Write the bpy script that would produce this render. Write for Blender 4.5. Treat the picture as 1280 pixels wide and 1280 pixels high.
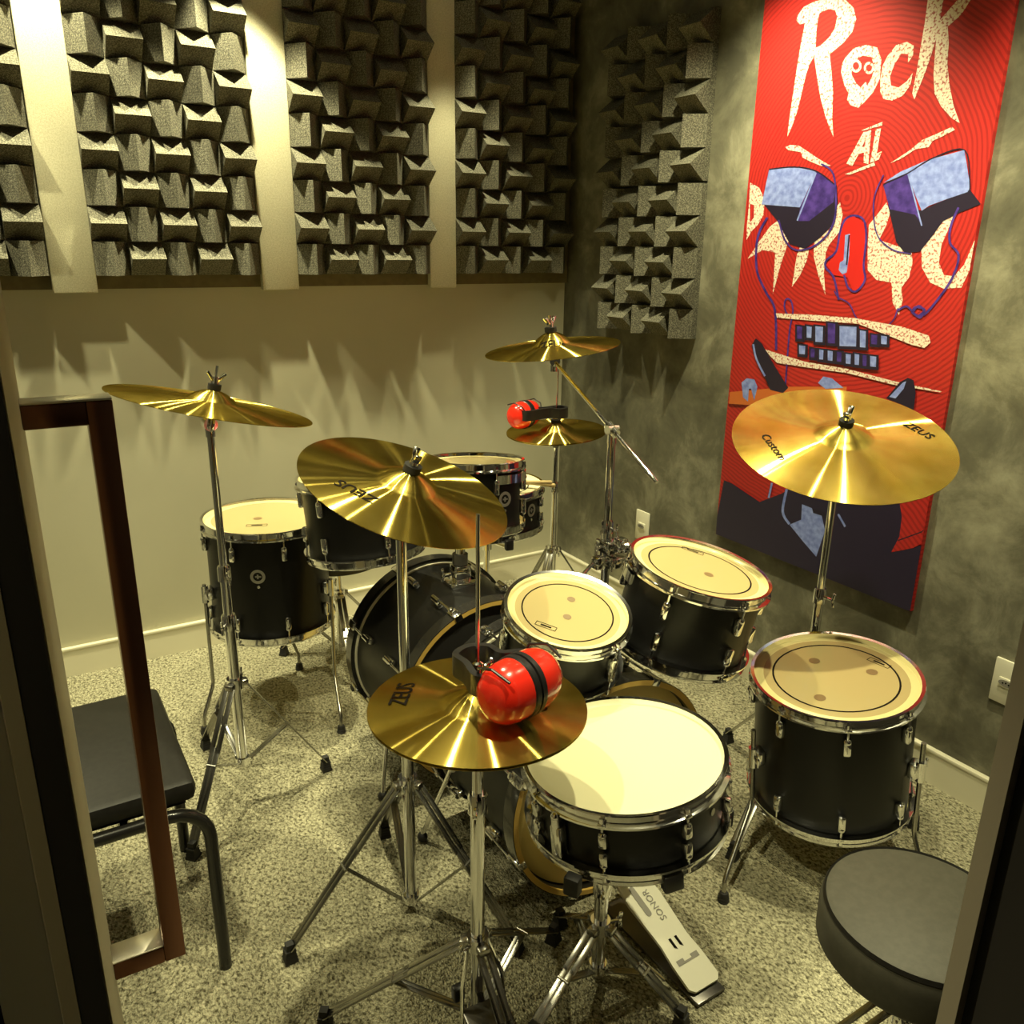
import bpy, bmesh, math, random
from mathutils import Vector, Matrix
random.seed(7)
for o in list(bpy.data.objects): bpy.data.objects.remove(o, do_unlink=True)
scene = bpy.context.scene
COL = scene.collection
pi = math.pi
rad = math.radians

# ------------------------------------------------------------------ camera
CAM = Vector((-2.0646, -2.9518, 1.4174)); YAW, PITCH, ROLL, FPX = .5532, .3092, -.0138, 1044.7
_f = Vector((math.sin(YAW)*math.cos(PITCH), math.cos(YAW)*math.cos(PITCH), -math.sin(PITCH)))
_r0 = Vector((math.cos(YAW), -math.sin(YAW), 0)); _d0 = _f.cross(_r0)
_r = math.cos(ROLL)*_r0 + math.sin(ROLL)*_d0; _d = -math.sin(ROLL)*_r0 + math.cos(ROLL)*_d0
cd = bpy.data.cameras.new('camera'); cam = bpy.data.objects.new('camera', cd); COL.objects.link(cam)
cd.sensor_width = 36; cd.lens = FPX/1280*36; cd.clip_start = .02
cam.matrix_world = Matrix(((_r.x, -_d.x, -_f.x, CAM.x), (_r.y, -_d.y, -_f.y, CAM.y), (_r.z, -_d.z, -_f.z, CAM.z), (0, 0, 0, 1)))
scene.camera = cam
def ray(x, y): return _f + _r*((x-640)/FPX) + _d*((y-640)/FPX)
def on_plane(x, y, c, n):
    d = ray(x, y); return CAM + d*((c-CAM).dot(n)/d.dot(n))

# ------------------------------------------------------------------ world, exposure, lamps
w = bpy.data.worlds.new('world'); scene.world = w; w.use_nodes = True
w.node_tree.nodes['Background'].inputs[0].default_value = (.05, .04, .025, 1)
w.node_tree.nodes['Background'].inputs[1].default_value = .12
scene.view_settings.view_transform = 'Standard'; scene.view_settings.look = 'None'
scene.view_settings.gamma = 1; scene.view_settings.use_curve_mapping = False
scene.view_settings.exposure = 0.1
LAMP_COL = (1.0, .94, .56)
ZC = 2.45                                   # ceiling height
LAMPS = [  # x, y, watts, cone degrees, tilt toward the nearest wall (x, y degrees), edge blend
    (-2.32, -.48, 24, 90, 0, 0, .4), (-1.84, -.32, 34, 72, 0, 4, .35), (-1.32, -.32, 50, 66, 0, 4, .35), (-.57, -.32, 20, 56, 0, 0, .4),
    (-2.25, -1.2, 8, 76, 0, 0, .6), (-1.37, -1.15, 27, 76, 0, 0, .6), (-.45, -1.15, 40, 90, 12, 0, .7),
    (-2.20, -2.0, 36, 86, 0, 0, .6), (-1.25, -2.1, 31, 76, 0, 0, .6), (-.45, -2.1, 40, 90, 10, 0, .7)]

# ------------------------------------------------------------------ materials
MATS = {}
def mat(name, col=(.5, .5, .5), rough=.5, metal=0., spec=.5, coat=0., emit=None, es=1., sub=0):
    if name in MATS: return MATS[name]
    m = bpy.data.materials.new(name); m.use_nodes = True
    b = m.node_tree.nodes['Principled BSDF']
    b.inputs['Base Color'].default_value = (*col, 1); b.inputs['Roughness'].default_value = rough
    b.inputs['Metallic'].default_value = metal; b.inputs['Specular IOR Level'].default_value = spec
    b.inputs['Coat Weight'].default_value = coat
    if emit: b.inputs['Emission Color'].default_value = (*emit, 1); b.inputs['Emission Strength'].default_value = es
    MATS[name] = m; return m
def nodes(m): return m.node_tree.nodes, m.node_tree.links, m.node_tree.nodes['Principled BSDF']
def mottled(name, c1, c2, scale, rough, bump=.1, bscale=None, detail=8, dist=0, lo=.35, hi=.65, spec=.3):
    m = mat(name, c1, rough, spec=spec); N, L, b = nodes(m)
    tc = N.new('ShaderNodeTexCoord'); no = N.new('ShaderNodeTexNoise')
    no.inputs['Scale'].default_value = scale; no.inputs['Detail'].default_value = detail; no.inputs['Distortion'].default_value = dist
    L.new(tc.outputs['Object'], no.inputs['Vector'])
    cr = N.new('ShaderNodeValToRGB'); cr.color_ramp.elements[0].position = lo; cr.color_ramp.elements[1].position = hi
    cr.color_ramp.elements[0].color = (*c1, 1); cr.color_ramp.elements[1].color = (*c2, 1)
    L.new(no.outputs['Fac'], cr.inputs['Fac']); L.new(cr.outputs['Color'], b.inputs['Base Color'])
    if bump:
        n2 = N.new('ShaderNodeTexNoise'); n2.inputs['Scale'].default_value = bscale or scale*4; n2.inputs['Detail'].default_value = 4
        L.new(tc.outputs['Object'], n2.inputs['Vector'])
        bp = N.new('ShaderNodeBump'); bp.inputs['Strength'].default_value = bump; bp.inputs['Distance'].default_value = .01
        L.new(n2.outputs['Fac'], bp.inputs['Height']); L.new(bp.outputs['Normal'], b.inputs['Normal'])
    return m
M_WALL = mottled('beige wall paint', (.47, .445, .32), (.50, .475, .345), 3, .6, .03, 300)
M_CEIL = mat('dark ceiling paint', (.10, .095, .08), .8)
M_TRIM = mat('cream baseboard paint', (.72, .68, .52), .35)
M_FABRIC = mottled('cream fabric', (.46, .43, .30), (.58, .545, .39), 260, .9, .25, 500, detail=2)
M_BACK = mottled('brown board', (.13, .105, .05), (.16, .13, .06), 40, .8, .1)
M_FOAM = mottled('charcoal foam', (.065, .061, .045), (.30, .282, .205), 260, .85, .5, 380, detail=3, lo=.40, hi=.80)
M_CHROME = mat('chrome', (.86, .86, .86), .09, 1.)
M_STEEL = mat('brushed steel', (.38, .37, .34), .26, 1.)
M_DARKSTEEL = mat('dark steel', (.16, .15, .14), .3, .8)
M_RUBBER = mat('black rubber', (.012, .011, .011), .6)
M_PLASTIC = mat('black plastic', (.013, .012, .013), .35)
M_SHELL = mat('black satin drum wrap', (.007, .0065, .006), .38, spec=.32)
M_HOOPB = mat('black lacquered hoop', (.015, .014, .013), .25, coat=.3)
M_WOOD = mat('natural maple edge', (.72, .47, .11), .4)
M_HEADB = mat('matte black drum head', (.014, .013, .012), .5)
M_HEADY = mat('clear amber drum head', (.42, .335, .155), .18, coat=.4)
M_HEADE = mat('cream drum head edge', (.66, .57, .27), .3)
M_HEADW = mat('white coated drum head', (.60, .57, .36), .55)
M_HEADK = mat('cream kick head', (.95, .74, .28), .35)
M_LINE = mat('dark print', (.012, .009, .007), .8, spec=.05)
M_DOT = mat('brown head dot', (.20, .13, .06), .4, coat=.4)  # flat brown discs on the drum heads
M_FELT = mat('black felt', (.012, .011, .01), .95)
M_RED = mat('glossy red plastic', (.72, .022, .010), .22, coat=.6)
M_LEATHER = mottled('black vinyl', (.009, .008, .007), (.013, .012, .010), 90, .45, .06, 600, spec=.25)
M_SEAT = mottled('grey black vinyl', (.05, .047, .035), (.06, .056, .042), 90, .55, .06, 600)
M_BLACKTUBE = mat('black enamel tube', (.012, .011, .010), .22)
M_PLATE = mat('white outlet plastic', (.80, .77, .62), .35)
M_PEDAL = mat('white painted metal', (.92, .89, .72), .35)
M_STICK = mat('hickory', (.80, .62, .28), .45)
M_HREFL = mat('polished metal with brown reflection', (.22, .10, .062), .22, .85)  # polished handle: brown reflection of the dark hallway put into its colour
M_HTOP = mat('lit handle top metal', (.75, .70, .58), .3, .9)  # paler metal colour painting the light on the handle's upward faces
M_FRAME = mat('taupe frame paint', (.31, .265, .20), .55)
M_LEAF = mat('grey beige door laminate', (.30, .26, .16), .5)
M_SEAL = mat('black door seal', (.010, .008, .008), .6)
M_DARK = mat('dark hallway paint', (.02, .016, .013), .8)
M_LENS = mat('lamp lens', (.9, .9, .8), .4, emit=LAMP_COL, es=18.)
M_BADGE = mat('silver badge', (.52, .5, .46), .35, .8)
M_GREY = mat('grey print', (.30, .28, .24), .5)

def cymbal_mat():
    m = bpy.data.materials.new('brass cymbal'); m.use_nodes = True; N = m.node_tree.nodes; L = m.node_tree.links
    N.remove(N['Principled BSDF']); out = N['Material Output']
    tg = N.new('ShaderNodeTangent'); tg.direction_type = 'RADIAL'; tg.axis = 'Z'
    tc = N.new('ShaderNodeTexCoord')
    n2 = N.new('ShaderNodeTexNoise'); n2.inputs['Scale'].default_value = 11; n2.inputs['Detail'].default_value = 5
    L.new(tc.outputs['Object'], n2.inputs['Vector'])
    cr = N.new('ShaderNodeValToRGB'); cr.color_ramp.elements[0].color = (.58, .42, .07, 1); cr.color_ramp.elements[1].color = (.84, .65, .17, 1)
    cr.color_ramp.elements[0].position = .3; cr.color_ramp.elements[1].position = .7
    L.new(n2.outputs['Fac'], cr.inputs['Fac'])
    g1 = N.new('ShaderNodeBsdfAnisotropic'); g1.inputs['Roughness'].default_value = .23; g1.inputs['Anisotropy'].default_value = .89   # lathe grooves
    g2 = N.new('ShaderNodeBsdfAnisotropic'); g2.inputs['Roughness'].default_value = .32; g2.inputs['Anisotropy'].default_value = .3
    for g in (g1, g2): L.new(cr.outputs['Color'], g.inputs['Color']); L.new(tg.outputs['Tangent'], g.inputs['Tangent'])
    mx = N.new('ShaderNodeMixShader'); mx.inputs[0].default_value = .25
    L.new(g1.outputs[0], mx.inputs[1]); L.new(g2.outputs[0], mx.inputs[2]); L.new(mx.outputs[0], out.inputs['Surface'])
    return m
M_CYM = cymbal_mat()
def carpet_mat():
    m = mat('speckled loop carpet', (.3, .3, .2), .95, spec=.1); N, L, b = nodes(m)
    tc = N.new('ShaderNodeTexCoord'); mp = N.new('ShaderNodeMapping'); mp.inputs['Scale'].default_value = (1, .72, 1)
    mp.inputs['Rotation'].default_value = (0, 0, .5)
    L.new(tc.outputs['Object'], mp.inputs[0])
    n1 = N.new('ShaderNodeTexNoise'); n1.inputs['Scale'].default_value = 150; n1.inputs['Detail'].default_value = 3; n1.inputs['Roughness'].default_value = .6
    n1.inputs['Distortion'].default_value = .6
    L.new(mp.outputs[0], n1.inputs['Vector'])
    cr = N.new('ShaderNodeValToRGB'); e = cr.color_ramp.elements
    e[0].position = .34; e[0].color = (.10, .09, .052, 1); e[1].position = .60; e[1].color = (.60, .56, .385, 1)
    x = e.new(.46); x.color = (.34, .315, .21, 1)
    L.new(n1.outputs['Fac'], cr.inputs['Fac']); L.new(cr.outputs['Color'], b.inputs['Base Color'])
    v = N.new('ShaderNodeTexVoronoi'); v.inputs['Scale'].default_value = 240; L.new(mp.outputs[0], v.inputs['Vector'])
    ad = N.new('ShaderNodeMath'); ad.operation = 'SUBTRACT'; L.new(n1.outputs['Fac'], ad.inputs[0]); L.new(v.outputs['Distance'], ad.inputs[1])
    bp = N.new('ShaderNodeBump'); bp.inputs['Strength'].default_value = .8; bp.inputs['Distance'].default_value = .012
    L.new(ad.outputs[0], bp.inputs['Height']); L.new(bp.outputs['Normal'], b.inputs['Normal'])
    return m
M_CARPET = carpet_mat()
def cement_mat():
    m = mat('burnt cement plaster', (.1, .1, .06), .55, spec=.35); N, L, b = nodes(m)
    tc = N.new('ShaderNodeTexCoord')
    n1 = N.new('ShaderNodeTexNoise'); n1.inputs['Scale'].default_value = 6.5; n1.inputs['Detail'].default_value = 10; n1.inputs['Roughness'].default_value = .68; n1.inputs['Distortion'].default_value = .35
    n2 = N.new('ShaderNodeTexNoise'); n2.inputs['Scale'].default_value = 1.3; n2.inputs['Detail'].default_value = 5
    L.new(tc.outputs['Object'], n1.inputs['Vector']); L.new(tc.outputs['Object'], n2.inputs['Vector'])
    ad = N.new('ShaderNodeMath'); ad.operation = 'MULTIPLY_ADD'; ad.inputs[1].default_value = .5
    L.new(n2.outputs['Fac'], ad.inputs[0]); mu = N.new('ShaderNodeMath'); mu.operation = 'MULTIPLY'; mu.inputs[1].default_value = .5
    L.new(n1.outputs['Fac'], mu.inputs[0]); L.new(mu.outputs[0], ad.inputs[2])
    cr = N.new('ShaderNodeValToRGB'); e = cr.color_ramp.elements
    e[0].position = .38; e[0].color = (.075, .071, .051, 1); e[1].position = .64; e[1].color = (.36, .345, .25, 1)
    x = e.new(.5); x.color = (.15, .142, .10, 1)
    L.new(ad.outputs[0], cr.inputs['Fac']); L.new(cr.outputs['Color'], b.inputs['Base Color'])
    bp = N.new('ShaderNodeBump'); bp.inputs['Strength'].default_value = .08; bp.inputs['Distance'].default_value = .01
    L.new(n1.outputs['Fac'], bp.inputs['Height']); L.new(bp.outputs['Normal'], b.inputs['Normal'])
    return m
M_CEMENT = cement_mat()
def poster_red():
    m = mat('red poster print', (.55, .04, .02), .45); N, L, b = nodes(m)
    tc = N.new('ShaderNodeTexCoord'); mp = N.new('ShaderNodeMapping'); mp.inputs['Location'].default_value = (0, 1.35, -1.55)
    L.new(tc.outputs['Object'], mp.inputs[0])
    wv = N.new('ShaderNodeTexWave'); wv.wave_type = 'RINGS'; wv.rings_direction = 'SPHERICAL'
    wv.inputs['Scale'].default_value = 26; wv.inputs['Distortion'].default_value = 5; wv.inputs['Detail'].default_value = 2; wv.inputs['Detail Scale'].default_value = .35
    L.new(mp.outputs[0], wv.inputs['Vector'])
    cr = N.new('ShaderNodeValToRGB'); e = cr.color_ramp.elements
    e[0].position = .2; e[0].color = (.34, .013, .012, 1); e[1].position = .55; e[1].color = (.50, .022, .018, 1)
    L.new(wv.outputs['Fac'], cr.inputs['Fac']); L.new(cr.outputs['Color'], b.inputs['Base Color'])
    return m
M_PRED = poster_red()
M_PCREAM = mottled('cream lettering print', (.45, .12, .10), (.84, .72, .60), 150, .5, 0, detail=3, lo=.38, hi=.50)
M_PBLUE = mottled('light blue print', (.17, .22, .60), (.31, .38, .80), 60, .5, 0)
M_PPURPLE = mottled('purple print', (.035, .018, .15), (.09, .045, .32), 40, .5, 0)
M_PDARK = mat('dark purple print', (.016, .010, .030), .45)
M_PNAVY = mat('dark navy print', (.020, .013, .042), .45)
M_PORANGE = mat('orange print', (.62, .15, .03), .5)

# ------------------------------------------------------------------ mesh helpers
def frame(z, x=None):
    z = Vector(z).normalized(); x = Vector(x) if x is not None else Vector((1, 0, 0))
    if abs(z.dot(x.normalized())) > .98: x = Vector((0, 1, 0))
    y = z.cross(x).normalized(); x = y.cross(z)
    return Matrix((x, y, z)).transposed().to_4x4()
class MB:
    def __init__(s): s.v = []; s.f = []
    def add(s, vs, fs, M=None):
        o = len(s.v)
        s.v += [tuple(M @ Vector(v)) if M is not None else tuple(v) for v in vs]
        s.f += [tuple(i+o for i in f) for f in fs]; return s
    def lathe(s, prof, n=32, M=None, closed=False):
        vs = []; fs = []; k = len(prof)
        for i in range(n):
            a = 2*pi*i/n
            for r, z in prof: vs.append((r*math.cos(a), r*math.sin(a), z))
        for i in range(n):
            j = (i+1) % n
            for q in range(k if closed else k-1):
                q2 = (q+1) % k
                fs.append((i*k+q, j*k+q, j*k+q2, i*k+q2))
        return s.add(vs, fs, M)
    def disc(s, r, z, n=32, M=None):
        return s.add([(r*math.cos(2*pi*i/n), r*math.sin(2*pi*i/n), z) for i in range(n)], [tuple(range(n))], M)
    def cyl(s, a, b, r, r2=None, n=12):
        return s.tube([a, b], [r, r if r2 is None else r2], n)
    def tube(s, pts, r, n=10, closed=False):
        pts = [Vector(p) for p in pts]; m = len(pts)
        rs = r if isinstance(r, (list, tuple)) else [r]*m
        T = []
        for i in range(m):
            if closed: t = pts[(i+1) % m]-pts[i-1]
            else: t = pts[min(i+1, m-1)]-pts[max(i-1, 0)]
            T.append(t.normalized())
        u = Vector((0, 0, 1)) if abs(T[0].z) < .9 else Vector((1, 0, 0))
        u = (u-T[0]*u.dot(T[0])).normalized(); vs = []; fs = []
        for i in range(m):
            u = (u-T[i]*u.dot(T[i])).normalized(); w_ = T[i].cross(u)
            for k in range(n):
                a = 2*pi*k/n; vs.append(tuple(pts[i]+(u*math.cos(a)+w_*math.sin(a))*rs[i]))
        for i in range(m if closed else m-1):
            j = (i+1) % m
            for k in range(n):
                k2 = (k+1) % n; fs.append((i*n+k, i*n+k2, j*n+k2, j*n+k))
        if not closed: fs.append(tuple(range(n-1, -1, -1))); fs.append(tuple((m-1)*n+k for k in range(n)))
        return s.add(vs, fs)
    def box(s, c, size, M=None, ch=0.):
        sx, sy, sz = [x/2 for x in size]; c = Vector(c)
        if ch:
            ch = min(ch, sx*.9, sy*.9, sz*.9); vs = []
            bm = bmesh.new(); bmesh.ops.create_cube(bm, size=1)
            for v in bm.verts: v.co = Vector((v.co.x*2*sx, v.co.y*2*sy, v.co.z*2*sz))
            bmesh.ops.bevel(bm, geom=list(bm.edges), offset=ch, segments=2, profile=.5, affect='EDGES')
            bm.verts.index_update()
            vs = [v.co+c for v in bm.verts]; fs = [tuple(v.index for v in f.verts) for f in bm.faces]; bm.free()
            return s.add(vs, fs, M)
        vs = [(c.x+a*sx, c.y+b*sy, c.z+d*sz) for a in (-1, 1) for b in (-1, 1) for d in (-1, 1)]
        return s.add(vs, [(0, 1, 3, 2), (4, 6, 7, 5), (0, 4, 5, 1), (2, 3, 7, 6), (0, 2, 6, 4), (1, 5, 7, 3)], M)
    def bar(s, a, b, wid, thick, up=(0, 0, 1), ch=0.):     # flat bar from a to b
        a = Vector(a); b = Vector(b); z = (b-a); L_ = z.length
        M = Matrix.Translation((a+b)/2) @ frame(z, Vector(up).cross(z))
        return s.box((0, 0, 0), (wid, thick, L_), M, ch)
    def sphere(s, c, r, n=14, sc=(1, 1, 1), M=None):
        prof = [(max(1e-5, math.sin(pi*i/n)), -math.cos(pi*i/n)) for i in range(n+1)]
        T = Matrix.Translation(c) @ Matrix.Diagonal((r*sc[0], r*sc[1], r*sc[2], 1))
        return s.lathe(prof, n*2, (M @ T) if M is not None else T)
    def prism(s, poly, z0, z1, M=None):
        n = len(poly)
        vs = [(x, y, z0) for x, y in poly]+[(x, y, z1) for x, y in poly]
        fs = [tuple(range(n-1, -1, -1)), tuple(range(n, 2*n))]+[(i, (i+1) % n, n+(i+1) % n, n+i) for i in range(n)]
        return s.add(vs, fs, M)
    def mesh(s, name, m, angle=38):
        me = bpy.data.meshes.new(name); me.from_pydata(s.v, [], s.f); me.update()
        bm = bmesh.new(); bm.from_mesh(me); bmesh.ops.recalc_face_normals(bm, faces=bm.faces); bm.to_mesh(me); bm.free()
        me.polygons.foreach_set('use_smooth', [True]*len(me.polygons)); me.set_sharp_from_angle(angle=rad(angle))
        me.materials.append(m); return me
    def build(s, name, m, parent=None, M=None, angle=38): return put(name, s.mesh(name, m, angle), parent, M)
def put(name, me, parent=None, M=None):
    o = bpy.data.objects.new(name, me); COL.objects.link(o)
    if parent is not None: o.parent = parent
    if M is not None: o.matrix_local = M
    return o
def tag(o, label, cat, group=None):
    o['label'] = label; o['category'] = cat
    if group: o['group'] = group
    return o
def thing(name, label, cat, M=None, group=None):
    o = bpy.data.objects.new(name, None); COL.objects.link(o); o.empty_display_size = .05
    if M is not None: o.matrix_world = M
    return tag(o, label, cat, group)
def struct(o): o['kind'] = 'structure'; return o
def T(*a): return Matrix.Translation(a)
def RZ(a): return Matrix.Rotation(a, 4, 'Z')
def text_mesh(body, name, m, size=1.):
    c = bpy.data.curves.new('t', 'FONT'); c.body = body; c.size = size; c.align_x = 'CENTER'; c.align_y = 'BOTTOM_BASELINE'; c.resolution_u = 3; c.offset = .008*size
    o = bpy.data.objects.new('t', c); COL.objects.link(o); dg = bpy.context.evaluated_depsgraph_get()
    me = bpy.data.meshes.new_from_object(o.evaluated_get(dg)); bpy.data.objects.remove(o); me.name = name
    me.materials.clear(); me.materials.append(m); return me
def flat_mesh(loops, name, m):               # filled 2-D outline (later loops cut holes)
    c = bpy.data.curves.new('s', 'CURVE'); c.dimensions = '2D'; c.fill_mode = 'BOTH'
    for lp in loops:
        sp = c.splines.new('POLY'); sp.points.add(len(lp)-1); sp.use_cyclic_u = True
        for i, (x, y) in enumerate(lp): sp.points[i].co = (x, y, 0, 1)
    o = bpy.data.objects.new('s', c); COL.objects.link(o); dg = bpy.context.evaluated_depsgraph_get()
    me = bpy.data.meshes.new_from_object(o.evaluated_get(dg)); bpy.data.objects.remove(o); me.name = name
    me.materials.clear(); me.materials.append(m); return me

# ------------------------------------------------------------------ room shell
XL, YF = -2.62, -2.62        # left wall, front wall (with the doorway)
def slab(name, lo, hi, m):
    b = MB(); c = [(lo[i]+hi[i])/2 for i in range(3)]; b.box(c, [hi[i]-lo[i] for i in range(3)])
    return struct(b.build(name, m))
slab('floor', (XL-.15, -4.2, -.1), (.15, .15, 0), M_CARPET)
slab('ceiling', (XL-.15, YF-.18, ZC), (.15, .15, ZC+.1), M_CEIL)
slab('wall_back', (XL-.15, 0, 0), (.0, .15, ZC), M_WALL)
slab('wall_right', (0, YF-.18, 0), (.15, .15, ZC), M_CEMENT)
slab('wall_left', (XL-.15, YF-.18, 0), (XL, 0, ZC), mat('dark grey wall paint', (.10, .095, .08), .7))
DX0, DX1 = -2.0816, -1.295    # doorway
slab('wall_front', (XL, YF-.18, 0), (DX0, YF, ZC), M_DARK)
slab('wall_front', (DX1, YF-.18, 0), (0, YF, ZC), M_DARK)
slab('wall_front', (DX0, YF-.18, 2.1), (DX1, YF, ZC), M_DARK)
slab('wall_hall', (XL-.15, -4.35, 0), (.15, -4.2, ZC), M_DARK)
slab('trim_1', (DX1-.014, YF-.006, 0), (DX1+.05, YF+.012, 2.1), M_FRAME)
slab('trim_2', (DX0-.05, YF-.004, 0), (DX0, YF+.004, 2.1), M_FRAME)
HB = .1034
def baseboard(name, lo, hi, capdir):
    o = slab(name, lo, hi, M_TRIM)
    b = MB(); x0, y0, x1, y1 = lo[0], lo[1], hi[0], hi[1]
    if capdir == 'y': y0 -= .003
    else: x0 -= .003
    b.box(((x0+x1)/2, (y0+y1)/2, HB-.005), (x1-x0, y1-y0, .012), ch=.003); b.build('top_bead', M_TRIM, o)
baseboard('baseboard_back', (XL, -.015, 0), (0, 0, HB-.009), 'y')
baseboard('baseboard_right', (-.015, YF, 0), (0, -.015, HB-.009), 'x')

# downlights in the ceiling
for i, (x, y, W, cone, tx_, ty_, bl_) in enumerate(LAMPS):
    t = thing('downlight', 'round recessed ceiling downlight with white trim ring', 'downlight', T(x, y, ZC), 'recessed ceiling downlights')
    MB().lathe([(.032, -.002), (.05, -.006), (.052, 0), (.03, 0)], 28).build('trim_ring', M_PLATE, t)
    MB().disc(.032, -.001, 20).build('lens', M_LENS, t)
    ld = bpy.data.lights.new('downlight_lamp', 'SPOT'); ld.energy = W*3.2; ld.color = LAMP_COL; ld.spot_size = rad(cone); ld.spot_blend = bl_; ld.shadow_soft_size = .022
    lo = bpy.data.objects.new('downlight_lamp', ld); COL.objects.link(lo); lo.parent = t; lo.matrix_local = T(0, 0, -.012) @ Matrix.Rotation(rad(ty_), 4, 'X') @ Matrix.Rotation(rad(-tx_), 4, 'Y')

# ------------------------------------------------------------------ acoustic treatment
WED = .098; WH = .062
wm = MB().add([(-WED/2, 0, -WED/2), (WED/2, 0, -WED/2), (WED/2, 0, WED/2), (-WED/2, 0, WED/2), (0, -WH, -WED/2), (0, -WH, WED/2)],
              [(0, 1, 4), (2, 3, 5), (0, 4, 5, 3), (1, 2, 5, 4), (0, 3, 2, 1)]).mesh('wedge', M_FOAM, 10)
base_me = MB().box((0, -.011, 0), (.498, .022, .498)).mesh('foam_base', M_FOAM)
def foam_panel(M, label, group=None, par=0):
    t = thing('foam_panel', label, 'foam panel', M, group)
    put('foam_base', base_me, t)
    for r in range(5):
        for c in range(5):
            Ml = T(-.2+.1*c, -.022, -.2+.1*r)
            if (r+c+par) % 2: Ml = Ml @ Matrix.Rotation(pi/2, 4, 'Y')
            put('wedge', wm, t, Ml)
BD = .03                     # backing board depth
ZB = 1.272
bb = tag(MB().box((-1.32, -BD/2, (ZB+2.4)/2), (2.62, BD, 2.4-ZB)).build('backing_board', M_BACK), 'brown board behind the foam wedges on the beige wall', 'board')
cols = [(-2.14, 'beside the door'), (-1.518, 'above the black floor tom'), (-.893, 'above the far rack toms'), (-.29, 'next to the room corner')]
for cx, where in cols:
    for k, lev in ((0, 'lower'), (1, 'upper')):
        foam_panel(T(cx, -BD, 1.312+.25+.5*k), '%s charcoal wedge foam panel on the beige wall, %s' % (lev, where), 'foam panels on the beige wall', k)
for k, lev in ((0, 'lower'), (1, 'upper')):
    foam_panel(T(0, -.545, 1.118+.25+.505*k) @ RZ(-pi/2), '%s charcoal wedge foam panel on the grey cement wall beside the poster' % lev, 'foam panels on the cement wall', k)
for x0, x1, where in [(-1.888, -1.766, 'nearest the door'), (-1.266, -1.142, 'between the two middle foam columns'), (-.645, -.537, 'nearest the room corner')]:
    b = MB().box(((x0+x1)/2, -BD-.0141, (1.262+2.4)/2), (x1-x0, .028, 2.4-1.262), ch=.004)
    tag(b.build('fabric_strip', M_FABRIC), 'tall cream fabric covered strip on the beige wall %s' % where, 'wall strip')

# ------------------------------------------------------------------ poster (flat print on a thin board)
PY0, PY1, PZ0, PZ1 = -.9812, -1.7294, .469, 2.16
PT = .012
poster = tag(MB().box((-PT/2, (PY0+PY1)/2, (PZ0+PZ1)/2), (PT, PY0-PY1, PZ1-PZ0)).build('wall_poster', M_PRED),
             'tall red printed poster with a face made of loudspeakers on the cement wall', 'poster')
PC = Vector((-PT, 0, 0)); PN = Vector((-1, 0, 0))
_layer = [0]
def pshape(name, loops, m, org, sc, clip=True):
    _layer[0] += 1; off = .0002+.00004*_layer[0]; L2 = []
    for lp in loops:
        q = []
        for x, y in lp:
            X = on_plane(org[0]+x*sc, org[1]+y*sc, PC, PN)
            yy = X.y; zz = X.z
            if clip: yy = min(max(yy, PY1), PY0); zz = min(max(zz, PZ0), PZ1)
            q.append((-yy, zz))
        L2.append(q)
    me = flat_mesh(L2, name, m)
    # local (a,b,0) -> world (-PT-off, -a, b)
    put(name, me, poster, Matrix(((0, 0, -1, -PT-off), (-1, 0, 0, 0), (0, 1, 0, 0), (0, 0, 0, 1))))
def pline(name, pts, wpx, m, org, sc):
    L_, R_ = [], []
    sm = []
    for i in range(len(pts)-1):           # Catmull-Rom smoothing
        p0 = pts[max(i-1, 0)]; p1 = pts[i]; p2 = pts[i+1]; p3 = pts[min(i+2, len(pts)-1)]
        for k in range(5):
            t = k/5
            sm.append(tuple(.5*((2*p1[j])+(-p0[j]+p2[j])*t+(2*p0[j]-5*p1[j]+4*p2[j]-p3[j])*t*t+(-p0[j]+3*p1[j]-3*p2[j]+p3[j])*t**3) for j in (0, 1)))
    sm.append(pts[-1])
    for i in range(len(sm)):
        a = Vector(sm[max(i-1, 0)]); b = Vector(sm[min(i+1, len(sm)-1)]); d = (b-a).normalized(); n = Vector((-d.y, d.x))*wpx/2
        L_.append(tuple(Vector(sm[i])+n)); R_.append(tuple(Vector(sm[i])-n))
    pshape(name, [L_+R_[::-1]], m, org, sc)
A_ = ((940, 0), .265625); B_ = ((900, 300), .265625); C_ = ((880, 380), .3125); D_ = ((880, 0), .3125)
# second word, behind the loudspeakers
pshape('letter_p', [[(185, 730), (222, 752), (243, 800), (238, 860), (215, 900), (190, 925), (170, 960), (172, 900), (180, 820)], [(184, 815), (200, 820), (200, 870), (184, 890)]], M_PCREAM, *D_)
pshape('letter_a', [[(175, 1035), (225, 960), (265, 905), (300, 880), (345, 900), (340, 960), (310, 1050), (275, 1178), (280, 1100), (285, 1010), (235, 1000), (200, 1020)]], M_PCREAM, *D_)
pshape('letter_r', [[(385, 985), (420, 1000), (412, 1040), (385, 1100), (352, 1148), (362, 1080), (372, 1020)]], M_PCREAM, *D_)
pshape('letter_n', [[(440, 940), (500, 860), (545, 810), (555, 860), (540, 930), (500, 980), (488, 1010), (480, 1090), (486, 1180), (460, 1110), (440, 1030)]], M_PCREAM, *D_)
pshape('letter_g', [[(655, 990), (660, 900), (700, 850), (730, 810), (745, 850), (730, 900), (700, 960), (760, 980), (830, 1000), (835, 1050), (820, 1110), (790, 1150), (795, 1200), (780, 1260), (755, 1210), (750, 1130), (690, 1120), (655, 1080)]], M_PCREAM, *D_)
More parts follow.
